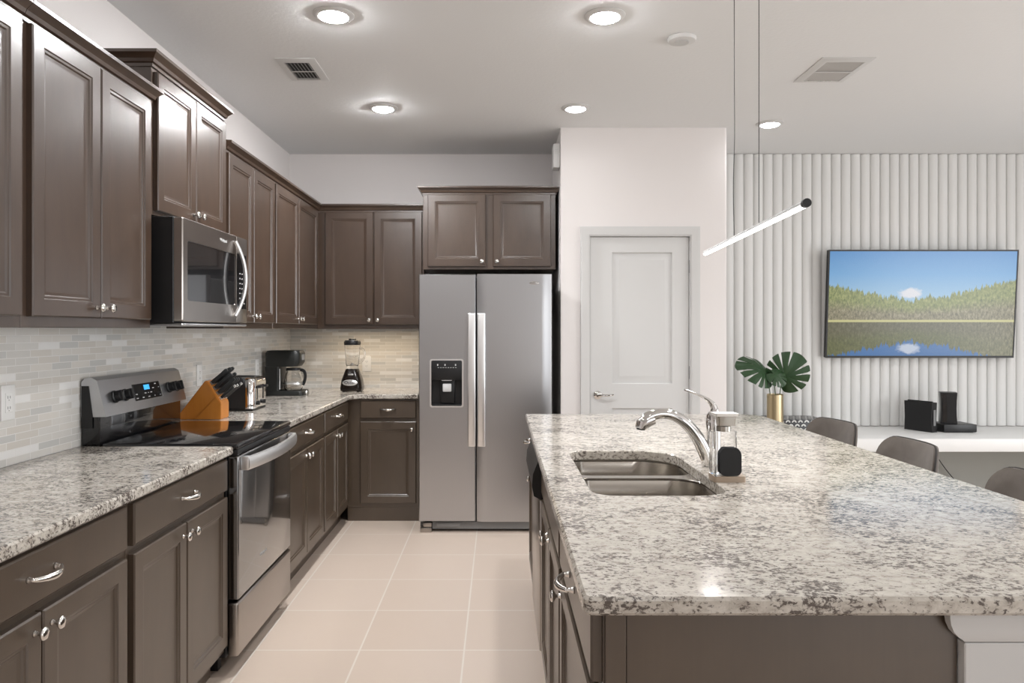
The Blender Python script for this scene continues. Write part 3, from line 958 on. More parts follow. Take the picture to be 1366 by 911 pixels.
b2_ = obj('near_bowl', bowl(SKX0 - .006, SKX1 + .006, SKY0 - .006, 2.490, [.09, .12, .10, .05], ZS - .003, .19), 'sink', sk, 50)
bm = BM()
rim_o = rrect(SKX0 - .03, SKX1 + .03, SKY0 - .03, SKY1 + .03, .12, 6)
bbm = slab(bm, rim_o, [rrect(SKX0 - .002, SKX1 + .000, 2.529, SKY1 + .002, [.05, .05, .15, .07], 6), rrect(SKX0 - .002, SKX1 + .002, SKY0 - .002, 2.486, [.09, .12, .10, .05], 6)], ZS - .002, ZS + .003, .001)
obj('rim', bm, 'sink', sk, 40)
for b_, cy, zz in ((b1, 2.69, ZS - .003 - .17), (b2_, 2.28, ZS - .003 - .19)):
    bm = BM(); lathe(bm, [(.001, -.006), (.040, -.006), (.042, .002), (.030, .001), (.001, -.001)], ((SKX0 + SKX1) / 2, cy, zz), 'z', 20)
    obj('drain', bm, 'chrome', b_)

# faucet (base right of the sink, spout towards it)
fx, fy = .722, 2.52
fa = thing('faucet', 'chrome single-lever pull-out faucet beside the sink', 'faucet', (fx, fy, CT))
bm = BM(); lathe(bm, [(.001, 0), (.030, 0), (.030, .004), (.025, .010), (.023, .05), (.024, .12), (.026, .150), (.024, .172), (.016, .185), (.001, .188)], (.012, 0, 0), seg=24)
obj('body', bm, 'chrome', fa)
bm = BM()
pts = bez((-.004, 0, .008), (-.030, -.006, .095), (-.090, -.016, .180), (-.165, -.022, .182), 16) + bez((-.165, -.022, .182), (-.195, -.024, .182), (-.222, -.026, .172), (-.232, -.026, .150), 8)[1:]
tube(bm, pts, [.0245 - .0075 * i / 16 for i in range(17)] + [.017 + .004 * i / 8 for i in range(1, 9)], 14)
sp_ = obj('spout', bm, 'chrome', fa)
bm = BM(); tube(bm, [(-.198, -.025, .166), (-.222, -.026, .158), (-.236, -.026, .146), (-.240, -.026, .132)], [.020, .0235, .0235, .021], 14)
sh = obj('spray_head', bm, 'chrome', sp_)
bm = BM(); tube(bm, [(-.2405, -.026, .1325), (-.2410, -.026, .128)], [.016, .015], 12)
obj('nozzle', bm, 'black', fa)
bm = BM()
pts = bez((.016, 0, .175), (.018, 0, .225), (-.025, -.004, .240), (-.090, -.010, .262), 14)
tube(bm, pts, [.020 - .0135 * min(1, i / 8) - .002 * max(0, i - 8) / 6 for i in range(15)], 12, .8)
obj('lever', bm, 'chrome', fa)

# soap dispenser caddy
sd = thing('soap_dispenser', 'clear soap dispenser with steel pump cap beside the faucet', 'soap dispenser', (.705, 2.285, CT))
bm = BM(); loft(bm, [[(x, y, z) for x, y in rrect(-.047, .050, -.036, .036, .008, 3)] for z in (0, .018)])
obj('tray', bm, 'amber', sd)
def rr3(x0, x1, y0, y1, r, z): return [(x, y, z) for x, y in rrect(x0, x1, y0, y1, r, 4)]
bm = BM()
loft(bm, [rr3(-.046, .034, -.004, .034, .010, .0185), rr3(-.046, .034, -.004, .034, .010, .150), rr3(-.042, .030, 0, .030, .008, .150), rr3(-.042, .030, 0, .030, .008, .0225)])
obj('bottle', bm, 'acrylic', sd)
bm = BM(); loft(bm, [rr3(-.044, -.040, -.036, -.005, .001, .0185), rr3(-.044, -.040, -.036, -.005, .001, .10)])
obj('sponge_holder_side', bm, 'acrylic', sd)
bm = BM(); lathe(bm, [(.001, .1505), (.022, .1505), (.022, .166), (.012, .168), (.001, .168)], (-.004, .015, 0), seg=20)
loft(bm, [rr3(-.024, .026, -.008, .030, .004, .1685), rr3(-.026, .028, -.010, .032, .004, .199)])
obj('pump', bm, 'sink', sd)
bm = BM(); loft(bm, [rr3(-.038, .030, -.024, .034, .004, .1995), rr3(-.040, .031, -.026, .034, .004, .208)])
obj('pump_cap', bm, 'steel_bright', sd)
bm = BM()
b_ = []
for y in (-.0345, -.008):
    ring = []
    for x, z in rrect(-.030, .036, .0200, .098, .016, 5): ring.append((x, y, z + (.010 * (1 - ((x - .003) / .033) ** 2) if z > .06 else 0)))
    b_.append(ring)
loft(bm, b_)
o = obj('sponge', bm, 'sponge', None, 40, (.705, 2.285, CT))
tag(o, 'charcoal sponge standing in the clear soap dispenser', 'sponge')

# ------------------------------------------------------------------ counter appliances
# knife block, side profile in XZ
KX, KY = -1.660, 3.83
kb_ = thing('knife_block', 'orange-brown wooden knife block on the far left worktop', 'knife block', (KX, KY, CT))
TH = .115
prof = [(0, 0), (.220, 0), (.220, .085), (.150, .198), (.138, .202), (0, .024)]
bm = BM(); loft(bm, [[(x, y, z) for x, z in prof] for y in (0, TH)])
bmesh.ops.bevel(bm, geom=list(bm.edges), offset=.004, segments=2, affect='EDGES')
obj('block', bm, 'block_wood', kb_, 30)
prof = [(.088, .002), (.2205, .002), (.2205, .083), (.196, .116)]
bm = BM(); loft(bm, [[(x, y, z) for x, z in prof] for y in (-.004, -.0005)])
obj('front_step', bm, 'block_wood', kb_, 30)
fdir = Vector((.070, 0, -.113)).normalized()
kdir = Vector((.76, 0, .65)).normalized()
rows = [(.016, 3, .118, .0088, 'top row'), (.047, 3, .112, .0084, 'second row'), (.078, 3, .120, .0080, 'third row'), (.108, 3, .100, .0070, 'lowest row')]
pos = ['nearest us', 'in the middle', 'furthest from us']
KROT = Matrix((Vector((0, 1, 0)), kdir.cross(Vector((0, 1, 0))), kdir)).transposed().to_4x4()
for off, n, ln, rad, rn in rows:
    for j in range(n):
        p = Vector((KX + .150, KY + .024 + j * .034, CT + .198)) + fdir * off + kdir * .0015
        k_ = bpy.data.objects.new('kitchen_knife', None); COL.objects.link(k_); k_.empty_display_size = .03
        k_.matrix_world = Matrix.Translation(p) @ KROT
        tag(k_, 'black-handled knife in the wooden block, %s, %s' % (rn, pos[j]), 'knife', 'knives in the wooden block')
        ln2 = ln * random.uniform(.9, 1.08)
        b_ = BM(); loft(b_, [[(x, y, z) for x, y in rrect(-rad * sc_, rad * sc_, -rad * 1.12 * sc_, rad * 1.12 * sc_, rad * .5 * sc_, 3)] for z, sc_ in ((.008, .9), (.02, 1), (ln2 * .6, .9), (ln2 * .92, 1.05), (ln2, .7))])
        obj('handle', b_, 'knife_black', k_)
        b_ = BM(); box(b_, -rad * .8, rad * .8, -rad * 1.2, rad * 1.2, 0, .008, .001, 1); obj('bolster', b_, 'rubber' if rn != 'lowest row' else 'steel_bright', k_)
        if rn == 'lowest row':
            b_ = BM(); lathe(b_, [(.001, 0), (rad, 0), (rad, .010), (.001, .012)], (0, 0, ln2), seg=10); obj('end_cap', b_, 'steel_bright', k_)

# toaster
ts = thing('toaster', 'chrome four-slice toaster with black ends behind the knife block', 'toaster', (-1.60, 4.215, CT))
bm = BM()
TL, TW, THH = .200, .245, .190
def trr(x0, x1, z0, z1, r, y): return [(x, y, z) for x, z in rrect(x0, x1, z0, z1, r, 6)]
loft(bm, [trr(0, TL, .012, THH, [.012, .012, .035, .035], y) for y in (.0182, TW - .018)])
tb = obj('shell', bm, 'chrome', ts)
for y0, y1, sgn in ((.0, .0175, 1), (TW - .0175, TW, -1)):
    bm = BM(); a, c = (y0, y1) if sgn > 0 else (y1, y0)
    loft(bm, [trr(.010, TL - .050, .018, THH - .012, [.01, .01, .03, .03], a), trr(-.002, TL - .045, .010, THH + .002, [.012, .012, .036, .036], a + sgn * .008), trr(-.002, TL - .045, .010, THH + .002, [.012, .012, .036, .036], c)])
    obj('end_panel', bm, 'black', ts)
bm = BM()
loft(bm, [[(x, y, z) for x, y in rrect(TL - .044 + q, TL + .003 - q, q, .055, [0, .042, 0, 0], 10)] for z, q in ((.014, 0), (THH - .016, 0), (THH - .006, .004))])
obj('chrome_side', bm, 'chrome', ts)
bm = BM()
for y in (.055, .155):
    for x in (.03, .075) if False else (.02, ): box(bm, x, x + .150, y, y + .026, THH + .0002, THH + .0015)
    box(bm, .02, .170, y + .036, y + .058, THH + .0002, THH + .0015)
obj('bread_slots', bm, 'black_matte', ts, 0)
for y in (.07, .175):
    bm = BM(); box(bm, TL + .001, TL + .003, y - .004, y + .004, .06, .145); lv = obj('lever_track', bm, 'black', ts, 0)
    bm = BM(); box(bm, TL + .003, TL + .026, y - .020, y + .020, .128, .142, .004); obj('lever', bm, 'black', lv)
    bm = BM(); lathe(bm, [(.001, 0), (.013, 0), (.012, .014), (.001, .015)], (TL + .0005, y, .042), 'x', 16); obj('dial', bm, 'black', ts)
bm = BM(); box(bm, .005, TL - .005, .005, TW - .005, 0, .0115); obj('base', bm, 'black', ts)

# coffee maker (faces right)
cm = thing('coffee_maker', 'black drip coffee maker with glass carafe in the far left corner', 'coffee maker', (-1.650, 5.20, CT))
CD = .19
bm = BM(); loft(bm, [rr3(0, .270, 0, CD, .030, .0), rr3(0, .270, 0, CD, .030, .028), rr3(.003, .262, .003, CD - .003, .03, .034)])
obj('base', bm, 'coffee_black', cm, 40)
bm = BM(); loft(bm, [rr3(0, .105, 0, CD, .020, .0345), rr3(0, .105, 0, CD, .020, .205)])
obj('water_tank', bm, 'coffee_black', cm, 40)
bm = BM(); loft(bm, [rr3(0, .225, 0, CD, .035, .2055), rr3(-.002, .245, -.002, CD + .002, .04, .235), rr3(-.002, .248, -.002, CD + .002, .04, .300), rr3(.01, .235, .01, CD - .01, .035, .318)])
hd = obj('brew_head', bm, 'coffee_black', cm, 40)
bm = BM(); box(bm, .2475, .250, .06, .13, .25, .29, .0005, 1); obj('badge', bm, 'rubber', hd)
bm = BM(); lathe(bm, [(.001, 0), (.016, 0), (.014, .006), (.001, .007)], (.2715, .095, .016), 'x', 16)
obj('switch', bm, 'steel_bright', cm)
bm = BM(); box(bm, .1055, .110, .0, .012, .045, .19, .001, 1); obj('level_gauge', bm, 'mark', cm)
ccx, ccy = .180, .095
bm = BM(); lathe(bm, [(.001, .0355), (.055, .0355), (.066, .05), (.068, .09), (.058, .135), (.047, .165), (.050, .175), (.046, .175), (.043, .165), (.054, .135), (.064, .09), (.062, .052), (.052, .039), (.001, .039)], (ccx, ccy, 0), 'z', 28)
cf = obj('carafe', bm, 'glass', cm)
bm = BM(); lathe(bm, [(.001, .176), (.052, .176), (.050, .192), (.001, .196)], (ccx, ccy, 0), 'z', 24); obj('carafe_lid', bm, 'black', cf)
bm = BM(); tube(bm, bez((ccx + .050, ccy, .178), (ccx + .095, ccy - .004, .185), (ccx + .092, ccy - .004, .11), (ccx + .067, ccy, .072)), .008, 8, 1.4); obj('carafe_handle', bm, 'black', cf)
bm = BM(); lathe(bm, [(.0675, .078), (.0705, .078), (.0705, .090), (.0675, .090)], (ccx, ccy, 0), 'z', 28); obj('carafe_band', bm, 'steel_bright', cf)

# blender
bl = thing('blender', 'black blender with glass jar on the worktop by the far wall', 'blender', (-1.112, 5.62, CT))
bm = BM(); loft(bm, [rr3(-.080, .080, -.08, .08, .03, .006), rr3(-.082, .082, -.082, .082, .03, .03), rr3(-.074, .074, -.074, .074, .03, .085), rr3(-.052, .052, -.052, .052, .03, .155), rr3(-.046, .046, -.046, .046, .03, .170)])
bb_ = obj('motor_base', bm, simple('blender_base_brown_black', (.012, .008, .006), .15), bl, 40)
bm = BM()
for x in (-.055, .055):
    for y in (-.055, .055): obj('foot', lathe(BM(), [(.001, 0), (.012, 0), (.014, .0058), (.001, .0058)], (x, y, 0), 'z', 10), 'black', bl)
bm = BM(); lathe(bm, [(.001, 0), (.021, 0), (.021, .003), (.018, .006), (.001, .006)], axis='-y', seg=28); bmesh.ops.scale(bm, vec=(2.75, 1, 1.1), verts=bm.verts)
ov = obj('name_plate', bm, 'steel_bright', bb_); ov.location = (-.004, -.077, .068); ov.rotation_euler = (-.15, 0, 0)
text('name_text', 'Oster', .034, 'black', ov, (0, -.0063, 0), (PI / 2, 0, 0))
bm = BM(); box(bm, -.020, .020, -.068, -.056, .124, .134, .003); obj('switch', bm, 'steel_bright', bb_)
bm = BM(); lathe(bm, [(.001, .1705), (.046, .1705), (.045, .190), (.049, .20), (.060, .350), (.058, .350), (.046, .202), (.040, .194), (.001, .194)], seg=28)
jr = obj('jar', bm, 'glass', bl)
bm = BM(); tube(bm, bez((.056, 0, .325), (.110, 0, .33), (.105, 0, .23), (.050, 0, .215)), .007, 8); obj('jar_handle', bm, 'glass', jr)
bm = BM(); lathe(bm, [(.001, .3505), (.062, .3505), (.064, .372), (.056, .386), (.030, .388), (.028, .398), (.001, .400)], seg=28); obj('lid', bm, 'black', jr)
bm = BM(); lathe(bm, [(.001, .1945), (.018, .1945), (.010, .205), (.001, .207)], seg=12)
for a in range(4):
    c_, s_ = math.cos(a * PI / 2), math.sin(a * PI / 2)
    tube(bm, [(0, 0, .205), (.02 * c_, .02 * s_, .207), (.032 * c_, .032 * s_, .216)], [.004, .003, .001], 6, .4)
obj('blades', bm, 'steel_bright', jr)

# outlets
def outlet(label, loc, rz, gang=1):
    r = thing('wall_outlet', label, 'outlet', loc, rz, 'outlets on the mosaic backsplash')
    w = .036
    obj('cover_plate', box(BM(), -w, w, -.006, 0, -.060, .060, .003), 'plate', r)
    bm = BM(); box(bm, -.017, .017, -.008, -.0062, -.034, .034, .0008, 1); so = obj('socket', bm, 'plate', r)
    bm = BM()
    for z in (-.018, .018):
        for x in (-.006, .006): box(bm, x - .0012, x + .0012, -.0086, -.0082, z - .004, z + .005)
        box(bm, -.002, .002, -.0086, -.0082, z - .011, z - .008)
    obj('slots', bm, 'rubber', so, 0)
    return r
XT = XL + .0085
outlet('white outlet on the mosaic at the left picture edge', (XT, 2.517, 1.137), LEFT)
outlet('white outlet on the mosaic behind the knife block', (XT, 4.13, 1.132), LEFT)
outlet('white outlet on the mosaic beside the coffee maker', (XT, 5.12, 1.122), LEFT)
outlet('white outlet on the far mosaic behind the blender', (-1.062, YB - .0085, 1.112), 0)

# ------------------------------------------------------------------ ceiling fixtures
def downlight(label, x, y, mat='lamp', k=1.0):
    r = thing('recessed_light', label, 'ceiling light', (x, y, ZC), 0, 'recessed ceiling lights')
    bm = BM()
    lathe(bm, [(.064, -.0005), (.092, -.0005), (.092, -.004), (.078, -.012), (.066, -.013), (.064, -.010)], seg=36)
    obj('trim_ring', bm, 'white', r)
    bm = BM(); lathe(bm, [(.001, -.0008), (.063, -.0008), (.063, -.013), (.050, -.020), (.025, -.024), (.001, -.025)], seg=32)
    obj('diffuser', bm, mat, r)
    a = area('downlight_fill_lamp', (x, y, ZC - .030), (0, 0, 0), .13, .13, DOWNLIGHT_POWER * k, (.985, .99, 1.0), 'DISK', 2.7)
downlight('recessed ceiling light nearest the upper left, left of the near pair', -.742, 3.32, 'lamp_bright', 1.6)
downlight('recessed ceiling light nearest the picture top centre', .480, 3.33)
downlight('recessed ceiling light in front of the left wall cabinets, further back', -.736, 4.71, 'lamp_bright', 1.6)
downlight('recessed ceiling light in front of the pantry', .4925, 4.71, 'lamp_dim', .15)
downlight('recessed ceiling light beside the slatted wall', 1.863, 5.07, 'lamp_dim', .15)
# unseen fill lamps added beyond the frame, with no fittings modelled
for x, y in ((-.742, 1.7), (.48, 0.4), (1.9, 2.6), (3.6, 4.3), (3.6, 2.2)):
    a = area('downlight_fill_lamp', (x, y, ZC - .030), (0, 0, 0), .13, .13, DOWNLIGHT_POWER, (.985, .99, 1.0), 'DISK', 2.7)

def vent(label, x0, x1, y0, y1, nx, dark, group=None):
    r = thing('ceiling_vent', label, 'air vent', ((x0 + x1) / 2, (y0 + y1) / 2, ZC), 0)
    w, h = (x1 - x0) / 2, (y1 - y0) / 2
    bm = BM(); m_ = .040
    def fr(a, b_, z): return [(-a, -b_, z), (a, -b_, z), (a, b_, z), (-a, b_, z)]
    loft(bm, [fr(w, h, -.0005), fr(w, h, -.004), fr(w - m_ * .6, h - m_ * .6, -.012), fr(w - m_, h - m_, -.012), fr(w - m_, h - m_, -.0005)], False, False)
    obj('frame', bm, 'white', r)
    obj('duct', box(BM(), -w + m_, w - m_, -h + m_, h - m_, -.0022, -.0004), dark, r, 0)
    iw = w - m_
    for i in range(nx):
        x = -iw + 2 * iw * (i + .5) / nx
        bm = BM()
        t_ = bmesh.new(); bmesh.ops.create_cube(t_, size=1)
        bmesh.ops.scale(t_, vec=(2 * iw / nx * .75, 2 * (h - m_) - .001, .0012), verts=t_.verts)
        join(bm, t_, Matrix.Translation((x, 0, -.0075)) @ Matrix.Rotation(.55 if dark == 'vent_grey' else .9, 4, 'Y'))
        obj('louvre', bm, 'white', r, 0)
    bm = BM(); box(bm, -iw, iw, -.005, .005, -.0135, -.0115); obj('cross_bar', bm, 'white', r, 0)
    return r
vent('white ceiling vent with dark slots at the upper left', -1.170, -.960, 3.85, 4.19, 7, 'vent_dark')
vent('white ceiling vent at the upper right, above the television side', 1.685, 1.965, 3.84, 4.22, 9, 'vent_grey')
sdet = thing('smoke_detector', 'round white ceiling disc to the left of the pendant cables', 'smoke detector', (.890, 3.585, ZC))
bm = BM(); lathe(bm, [(.001, -.0005), (.068, -.0005), (.070, -.006), (.064, -.018), (.030, -.024), (.001, -.024)], seg=36); obj('housing', bm, 'white', sdet)
bm = BM(); lathe(bm, [(.030, -.0245), (.033, -.0245), (.033, -.0265), (.030, -.0265)], seg=24); obj('ring', bm, 'vent_grey', sdet)
al = thing('alarm_siren', 'small white alarm box high on the pantry corner', 'alarm', (PX0 - .0005, 5.30, 2.62))
bm = BM(); box(bm, -.050, 0, -.075, .055, -.085, .085, .008); obj('housing', bm, 'white', al)
bm = BM()
for i in range(4): box(bm, -.040, -.014, -.0762, -.0752, .01 + i * .010, .014 + i * .010)
obj('sounder_slots', bm, 'vent_grey', al, 0)

# pendant bar lamp
pd = thing('pendant_lamp', 'slim linear LED pendant hanging on two thin cables over the island', 'pendant lamp', (0, 0, 0))
pz = 1.752
pA, pB = Vector((.986, 3.52, pz)), Vector((.891, 2.140, pz))
ax = (pB - pA).normalized()
bm = BM(); tube(bm, [pA, pB], .0105, 14); obj('bar', bm, 'vent_grey', pd)
bm = BM()
side = Vector((ax.y, -ax.x, 0))
rings = []
for p in (pA + ax * .004, pB - ax * .020):
    rings.append([p + side * (.0108 * math.cos(a)) + Vector((0, 0, .0108 * math.sin(a) - .0022)) for a in [PI + .10 + (PI - .2) * i / 10 for i in range(11)]])
loft(bm, rings); obj('diffuser', bm, 'tube', pd)
bm = BM(); tube(bm, [pB - ax * .006, pB + ax * .010], .0130, 16); obj('end_cap', bm, 'black', pd)
for yy in (2.97, 2.62):
    t_ = (3.52 - yy) / 1.38; p = pA + (pB - pA) * t_
    bm = BM(); pts = [(p.x + (.004 * math.sin(z * 9) * math.exp(-((z - 2.0) / .25) ** 2) if yy > 2.8 else 0), p.y, z) for z in [pz + .012 + (ZC - .02 - pz) * i / 24 for i in range(25)]]
    tube(bm, pts, .0014, 6); obj('cable', bm, 'black', pd)
    bm = BM(); lathe(bm, [(.001, 0), (.03, 0), (.03, -.012), (.001, -.014)], (p.x, p.y, ZC - .0005), seg=20); obj('ceiling_rose', bm, 'white', pd)
a = area('pendant_lamp_light', ((pA.x + pB.x) / 2, (pA.y + pB.y) / 2, pz - .020), (0, 0, math.atan2(ax.y, ax.x)), 1.3, .02, 9, (1, .98, .95))

# ------------------------------------------------------------------ television side
TVY = 5.86
tv = thing('television', 'wall-mounted flat television showing a lake and forest', 'television', (3.350, TVY, 1.590))
tilt = -.070
tw, thh = .748, .427
tvr = Matrix.Rotation(tilt, 4, 'X')
def tvobj(name, bm, mat, parent, smooth=35):
    if parent is tv: bmesh.ops.transform(bm, matrix=tvr.inverted() if False else Matrix.Rotation(-tilt, 4, 'X'), verts=bm.verts)
    return obj(name, bm, mat, parent, smooth)
bm = BM(); box(bm, -tw, tw, -.012, .025, -thh, thh, .004); case = tvobj('casing', bm, 'black', tv)
bm = BM()
ring_frame(bm, rrect(-tw - .001, tw + .001, -thh - .001, thh + .001, .003, 2), rrect(-tw + .010, tw - .010, -thh + .016, thh - .011, .002, 2), -.016, -.0105)
tvobj('bezel', bm, 'black', tv)
bm = BM()
vs = [bm.verts.new(p) for p in ((-tw + .010, -.0128, -thh + .016), (tw - .010, -.0128, -thh + .016), (tw - .010, -.0128, thh - .011), (-tw + .010, -.0128, thh - .011))]
f = bm.faces.new(vs); uv = bm.loops.layers.uv.new('UVMap')
for lp, c_ in zip(f.loops, ((0, 0), (1, 0), (1, 1), (0, 1))): lp[uv].uv = c_
f.normal_update()
# a screen with a little thickness, picture on its front
t_ = bmesh.ops.extrude_face_region(bm, geom=[f])
bmesh.ops.translate(bm, vec=(0, -.0012, 0), verts=[g for g in t_['geom'] if isinstance(g, bmesh.types.BMVert)])
tvobj('screen', bm, 'screen', tv, 0)['label'] = 'glowing picture of a lake and forest'
bm = BM(); box(bm, -.18, .18, .03, .062, -.12, .12, .003); obj('wall_bracket', bm, 'black', tv)

sf = obj('floating_shelf', box(BM(), SHELF_X0 + .02, XR - .02, 5.25, YB - .008, .518, .610, .003), 'plate')
tag(sf, 'long white floating shelf below the television', 'shelf')

def console_base(bm, x0, x1, y0, y1, z0, z1): return box(bm, x0, x1, y0, y1, z0, z1, .004)
g1 = thing('game_console', 'black box standing upright at the left on the white shelf', 'electronics', (3.245, 5.68, .610), .42)
bm = BM(); loft(bm, [[(-.028, -.115, 0), (.028, -.115, 0), (.028, .115, 0), (-.028, .115, 0)], [(-.029, -.110, .10), (.029, -.110, .10), (.029, .110, .10), (-.029, .110, .10)], [(-.028, -.115, .225), (.028, -.115, .225), (.028, .115, .225), (-.028, .115, .225)]])
obj('case', bm, 'black', g1)
bm = BM(); box(bm, -.010, .006, -.10, .10, .2252, .232, .001, 1); obj('top_ridge', bm, 'black_matte', g1)
bm = BM(); box(bm, -.012, .012, -.1175, -.1145, .05, .17, .001, 1); obj('disc_slot', bm, 'rubber', g1)
g2 = thing('set_top_box', 'low black box lying flat on the white shelf', 'electronics', (3.475, 5.66, .610))
bm = BM(); box(bm, -.120, .128, -.10, .10, .004, .062, .004); obj('case', bm, 'black', g2)
bm = BM()
for x in (-.10, .10):
    for y in (-.08, .08): obj('foot', lathe(BM(), [(.001, 0), (.01, 0), (.01, .0039), (.001, .0039)], (x, y, 0), seg=10), 'rubber', g2)
g3 = thing('game_console', 'black tower with waisted sides standing on the flat black box', 'electronics', (3.445, 5.66, .6723), -.45)
bm = BM(); loft(bm, [[(-.056 * s_, -.060, z), (.056 * s_, -.060, z), (.056 * s_, .060, z), (-.056 * s_, .060, z)] for z, s_ in ((0, 1), (.06, .93), (.12, .91), (.18, .94), (.236, 1))])
obj('case', bm, 'black', g3)
bm = BM(); loft(bm, [[(-.040, -.0635, z), (-.012, -.0635, z), (-.012, -.0595, z), (-.040, -.0595, z)] for z in (.012, .224)])
obj('face_strip', bm, 'black_glass', g3)
bm = BM()
tube(bm, bez((3.52, 5.77, .635), (3.57, 5.85, .74), (3.60, 5.80, .70), (3.545, 5.84, .613)), .0022, 6)
tube(bm, bez((3.545, 5.84, .613), (3.50, 5.86, .62), (3.36, 5.84, .69), (3.345, 5.80, .613)), .0022, 6)
tag(obj('cable', bm, 'white'), 'thin white cable looped behind the black electronics', 'cable')
bm = BM(); tube(bm, bez((3.46, 5.925, .515), (3.47, 5.92, .43), (3.55, 5.92, .30), (3.66, 5.92, .18)), .004, 6)
tag(obj('power_cord', bm, 'black'), 'dark power cord hanging below the white shelf', 'cable')

# patterned cabinet, stand, gold vase, leaves
pt = thing('patterned_cabinet', 'black cabinet with white fan pattern behind the gold vase', 'cabinet', (2.14, 5.74, 0))
bm = BM(); box(bm, -.30, .36, -.10, .16, .14, .700, .004); obj('case', bm, 'fan', pt)
for x in (-.27, .33):
    for y in (-.07, .13):
        bm = BM(); tube(bm, [(x, y, 0), (x, y, .139)], [.010, .014], 10); obj('leg', bm, 'black', pt)
st_ = thing('plant_stand', 'slim black stand carrying the gold vase', 'plant stand', (2.030, 5.42, 0))
bm = BM(); lathe(bm, [(.001, .598), (.13, .598), (.13, .618), (.001, .620)], seg=32); obj('top', bm, 'black', st_)
for k in range(3):
    a = 2 * PI * k / 3 + .4; bm = BM(); tube(bm, [(.11 * math.cos(a), .11 * math.sin(a), 0), (.08 * math.cos(a), .08 * math.sin(a), .597)], .009, 8); obj('leg', bm, 'black', st_)
vs_ = tag(obj('vase', lathe(BM(), [(.001, 0), (.055, 0), (.058, .004), (.058, .290), (.054, .294), (.052, .288), (.052, .01), (.001, .008)], seg=40), 'gold', None, 35, (2.030, 5.42, .6205)), 'tall gold cylinder vase holding two monstera leaves', 'vase')

def leaf_mesh(size, nl, bend, seed):
    """Monstera leaf: heart shape with radial slits; local x = side, y = along the midrib (tip at +y), z = up."""
    rnd = random.Random(seed)
    b_ = BM(); NA = 220; NR = 6
    slits = []
    for s in (-1, 1):
        for k in range(nl):
            slits.append((s * (.38 + k * .44 + rnd.uniform(-.05, .05)), rnd.uniform(.34, .55), rnd.uniform(.045, .065)))
    def R(a):
        # a measured from tip (+y), range -pi..pi
        c = abs(a) / PI
        r_ = 1.0 - .42 * math.sin(min(1.0, c * 1.05) * PI * .5) ** 1.2 + .10 * math.sin(c * PI)
        if c > .80: r_ *= 1 - .78 * ((c - .80) / .20) ** 1.6
        for s0, dep, wd in slits:
            d = abs(a - s0)
            if d < wd: r_ *= dep + (1 - dep) * (d / wd) ** 2.2
        return r_ * size * .62
    ctr = b_.verts.new((0, 0, 0)); rows_ = []
    for j in range(1, NR + 1):
        row = []
        for i in range(NA):
            a = -PI + 2 * PI * i / NA
            r_ = R(a) * j / NR
            x, y = r_ * math.sin(a), r_ * math.cos(a)
            z = .16 * abs(x) - bend * (x * x + y * y) / size + .012 * math.sin(9 * a) * (j / NR) ** 2 * size * 4 * .25
            row.append(b_.verts.new((x, y, z)))
        rows_.append(row)
    for i in range(NA):
        k = (i + 1) % NA
        b_.faces.new((ctr, rows_[0][i], rows_[0][k]))
        for j in range(NR - 1): b_.faces.new((rows_[j][i], rows_[j + 1][i], rows_[j + 1][k], rows_[j][k]))
    bmesh.ops.recalc_face_normals(b_, faces=b_.faces)
    bmesh.ops.solidify(b_, geom=list(b_.faces), thickness=.0012)
    return b_
def frond(label, base, center, tip, normal, size, nl, seed, bend=.5):
    r = thing('monstera_leaf', label, 'leaf', base, 0, 'monstera leaves in the gold vase')
    c = Vector(center) - Vector(base)
    y = (Vector(tip)).normalized(); z = Vector(normal); z = (z - y * z.dot(y)).normalized(); x = y.cross(z)
    lf = obj('blade', leaf_mesh(size, nl, bend, seed), 'leaf', r, 60)
    m = Matrix((x, y, z)).transposed().to_4x4(); m.translation = c; lf.matrix_local = m
    at = c - y * size * .13
    bm = BM(); tube(bm, bez((0, 0, 0), (0, 0, .12), tuple(at * .75 + Vector((0, 0, .03))), tuple(at)), .0035, 8); obj('stem', bm, 'stem', r)
    return r
frond('monstera leaf spreading left from the gold vase', (2.010, 5.41, .68), (1.935, 5.40, 1.085), (-.70, -.20, .42), (-.05, -.62, .78), .30, 4, 4, .8)
frond('round monstera leaf on the right side of the gold vase', (2.050, 5.42, .68), (2.095, 5.40, 1.045), (.22, -.2, -.30) if False else (.35, -.25, .55), (.10, -.90, .45), .30, 4, 9, .5)
frond('small dark monstera leaf in front, drooping over the vase rim', (2.032, 5.38, .68), (2.010, 5.36, 1.055), (.45, -.30, -.40), (.1, -.8, .5), .15, 3, 12, .6)

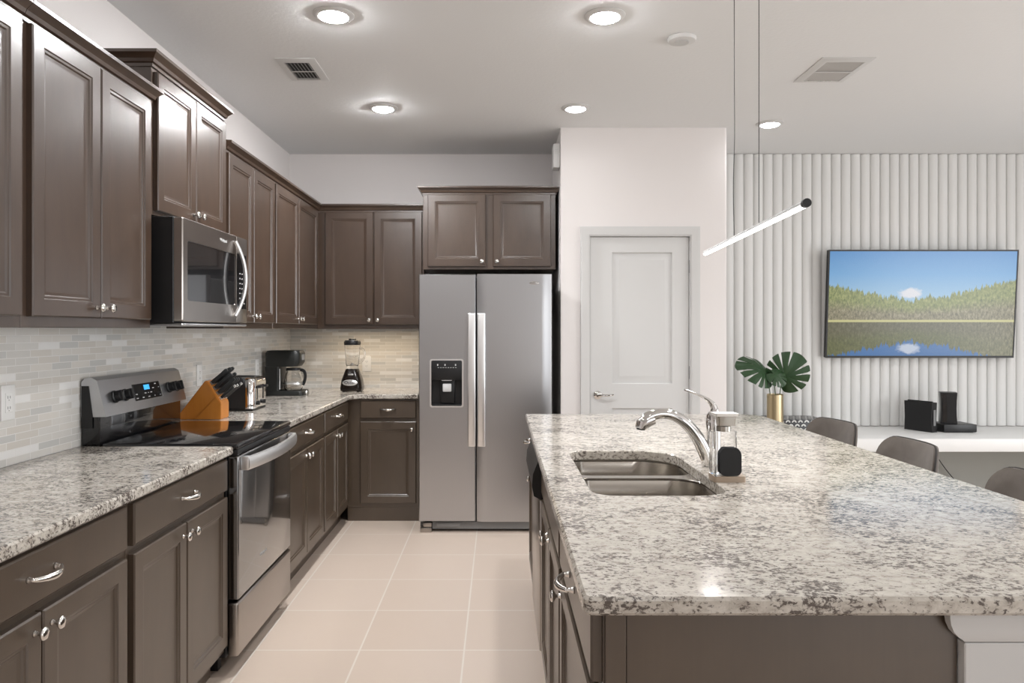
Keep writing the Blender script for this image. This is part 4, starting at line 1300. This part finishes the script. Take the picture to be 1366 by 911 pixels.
# ------------------------------------------------------------------ bar stools
def stool(label, x, y, rz):
    r = thing('bar_stool', label, 'bar stool', (x, y, 0), rz, 'bar stools along the island')
    # local: sitter faces -y, backrest at +y
    bm = BM()
    loft(bm, [rr3(-.20, .20, -.20, .20, .09, .585), rr3(-.225, .225, -.225, .225, .10, .60), rr3(-.225, .225, -.225, .225, .10, .64), rr3(-.20, .20, -.20, .20, .09, .665)])
    obj('seat', bm, 'stool', r, 50)
    def P(u, v, off):
        # u -1..1 across, v 0..1 up ; rounded upper corners, curved in plan
        z = .668 + .250 * v
        hw = .208 - .012 * (1 - v)
        if v > .60:
            t = (v - .60) / .40
            hw = .208 - .075 * (1 - math.sqrt(max(0, 1 - t * t)))
        xx = u * hw
        yy = .225 + .03 * v - .075 * (abs(xx) / .235) ** 2.4 + off
        return (xx, yy, z)
    NU, NV = 20, 12
    bm = BM()
    us = [-1 + 2 * i / NU for i in range(NU + 1)]; vv = [1 - (1 - i / NV) ** 1.8 for i in range(NV + 1)]
    front = [[bm.verts.new(P(u, v, -.020 * (1 - abs(u) ** 6) * (1 - v ** 8))) for u in us] for v in vv]
    back = [[bm.verts.new(P(u, v, .022 + .010 * (1 - abs(u) ** 6) * (1 - v ** 8))) for u in us] for v in vv]
    for j in range(NV):
        for i in range(NU):
            bm.faces.new((front[j][i], front[j][i + 1], front[j + 1][i + 1], front[j + 1][i]))
            bm.faces.new((back[j][i + 1], back[j][i], back[j + 1][i], back[j + 1][i + 1]))
        for i in (0, NU): bm.faces.new((front[j][i], front[j + 1][i], back[j + 1][i], back[j][i]))
    for i in range(NU):
        for j in (0, NV): bm.faces.new((front[j][i], front[j][i + 1], back[j][i + 1], back[j][i]))
    bk = obj('backrest', bm, 'stool', r, 60)
    edge = [P(-1, v, .011) for v in vv] + [P(u, 1, .011) for u in us[1:-1]] + [P(1, v, .011) for v in reversed(vv)]
    bm = BM(); tube(bm, edge, .0045, 6); obj('piping', bm, 'piping', bk)
    for sx in (-1, 1):
        for sy in (-1, 1):
            bm = BM(); tube(bm, [(sx * .20, sy * .20, 0), (sx * .15, sy * .15, .590)], [.009, .012], 10); obj('leg', bm, 'black_matte', r)
    bm = BM()
    q = .183
    for a, b_ in (((-q, -q), (q, -q)), ((q, -q), (q, q)), ((q, q), (-q, q)), ((-q, q), (-q, -q))): tube(bm, [(a[0], a[1], .22), (b_[0], b_[1], .22)], .007, 8)
    obj('footrest', bm, 'black_matte', r)
    return r
stool('grey-brown bar stool furthest along the island, near the plant', 1.50, 3.76, RIGHT + .15)
stool('grey-brown bar stool in the middle of the row of three', 1.50, 3.09, RIGHT + .02)
stool('grey-brown bar stool cut off by the right picture edge', 1.50, 2.37, RIGHT - .02)

# ------------------------------------------------------------------ light strips below the wall cabinets
def led(label, x0, x1, y0, y1, rz, power):
    o_ = obj('cabinet_light_strip', box(BM(), x0, x1, y0, y1, UB - .012, UB - .001), 'white', None, 0)
    tag(o_, label, 'light strip', 'light strips under the wall cabinets')
    lx, ly = x1 - x0 - .02, y1 - y0 - .004
    area('cabinet_strip_lamp', ((x0 + x1) / 2, (y0 + y1) / 2, UB - .0135), (0, 0, 0), lx, ly, power, (1.0, .80, .56))
led('slim light strip under the far wall cabinet above the blender', -1.33, -.62, 5.70, 5.725, 0, COUNTER_LED_POWER)
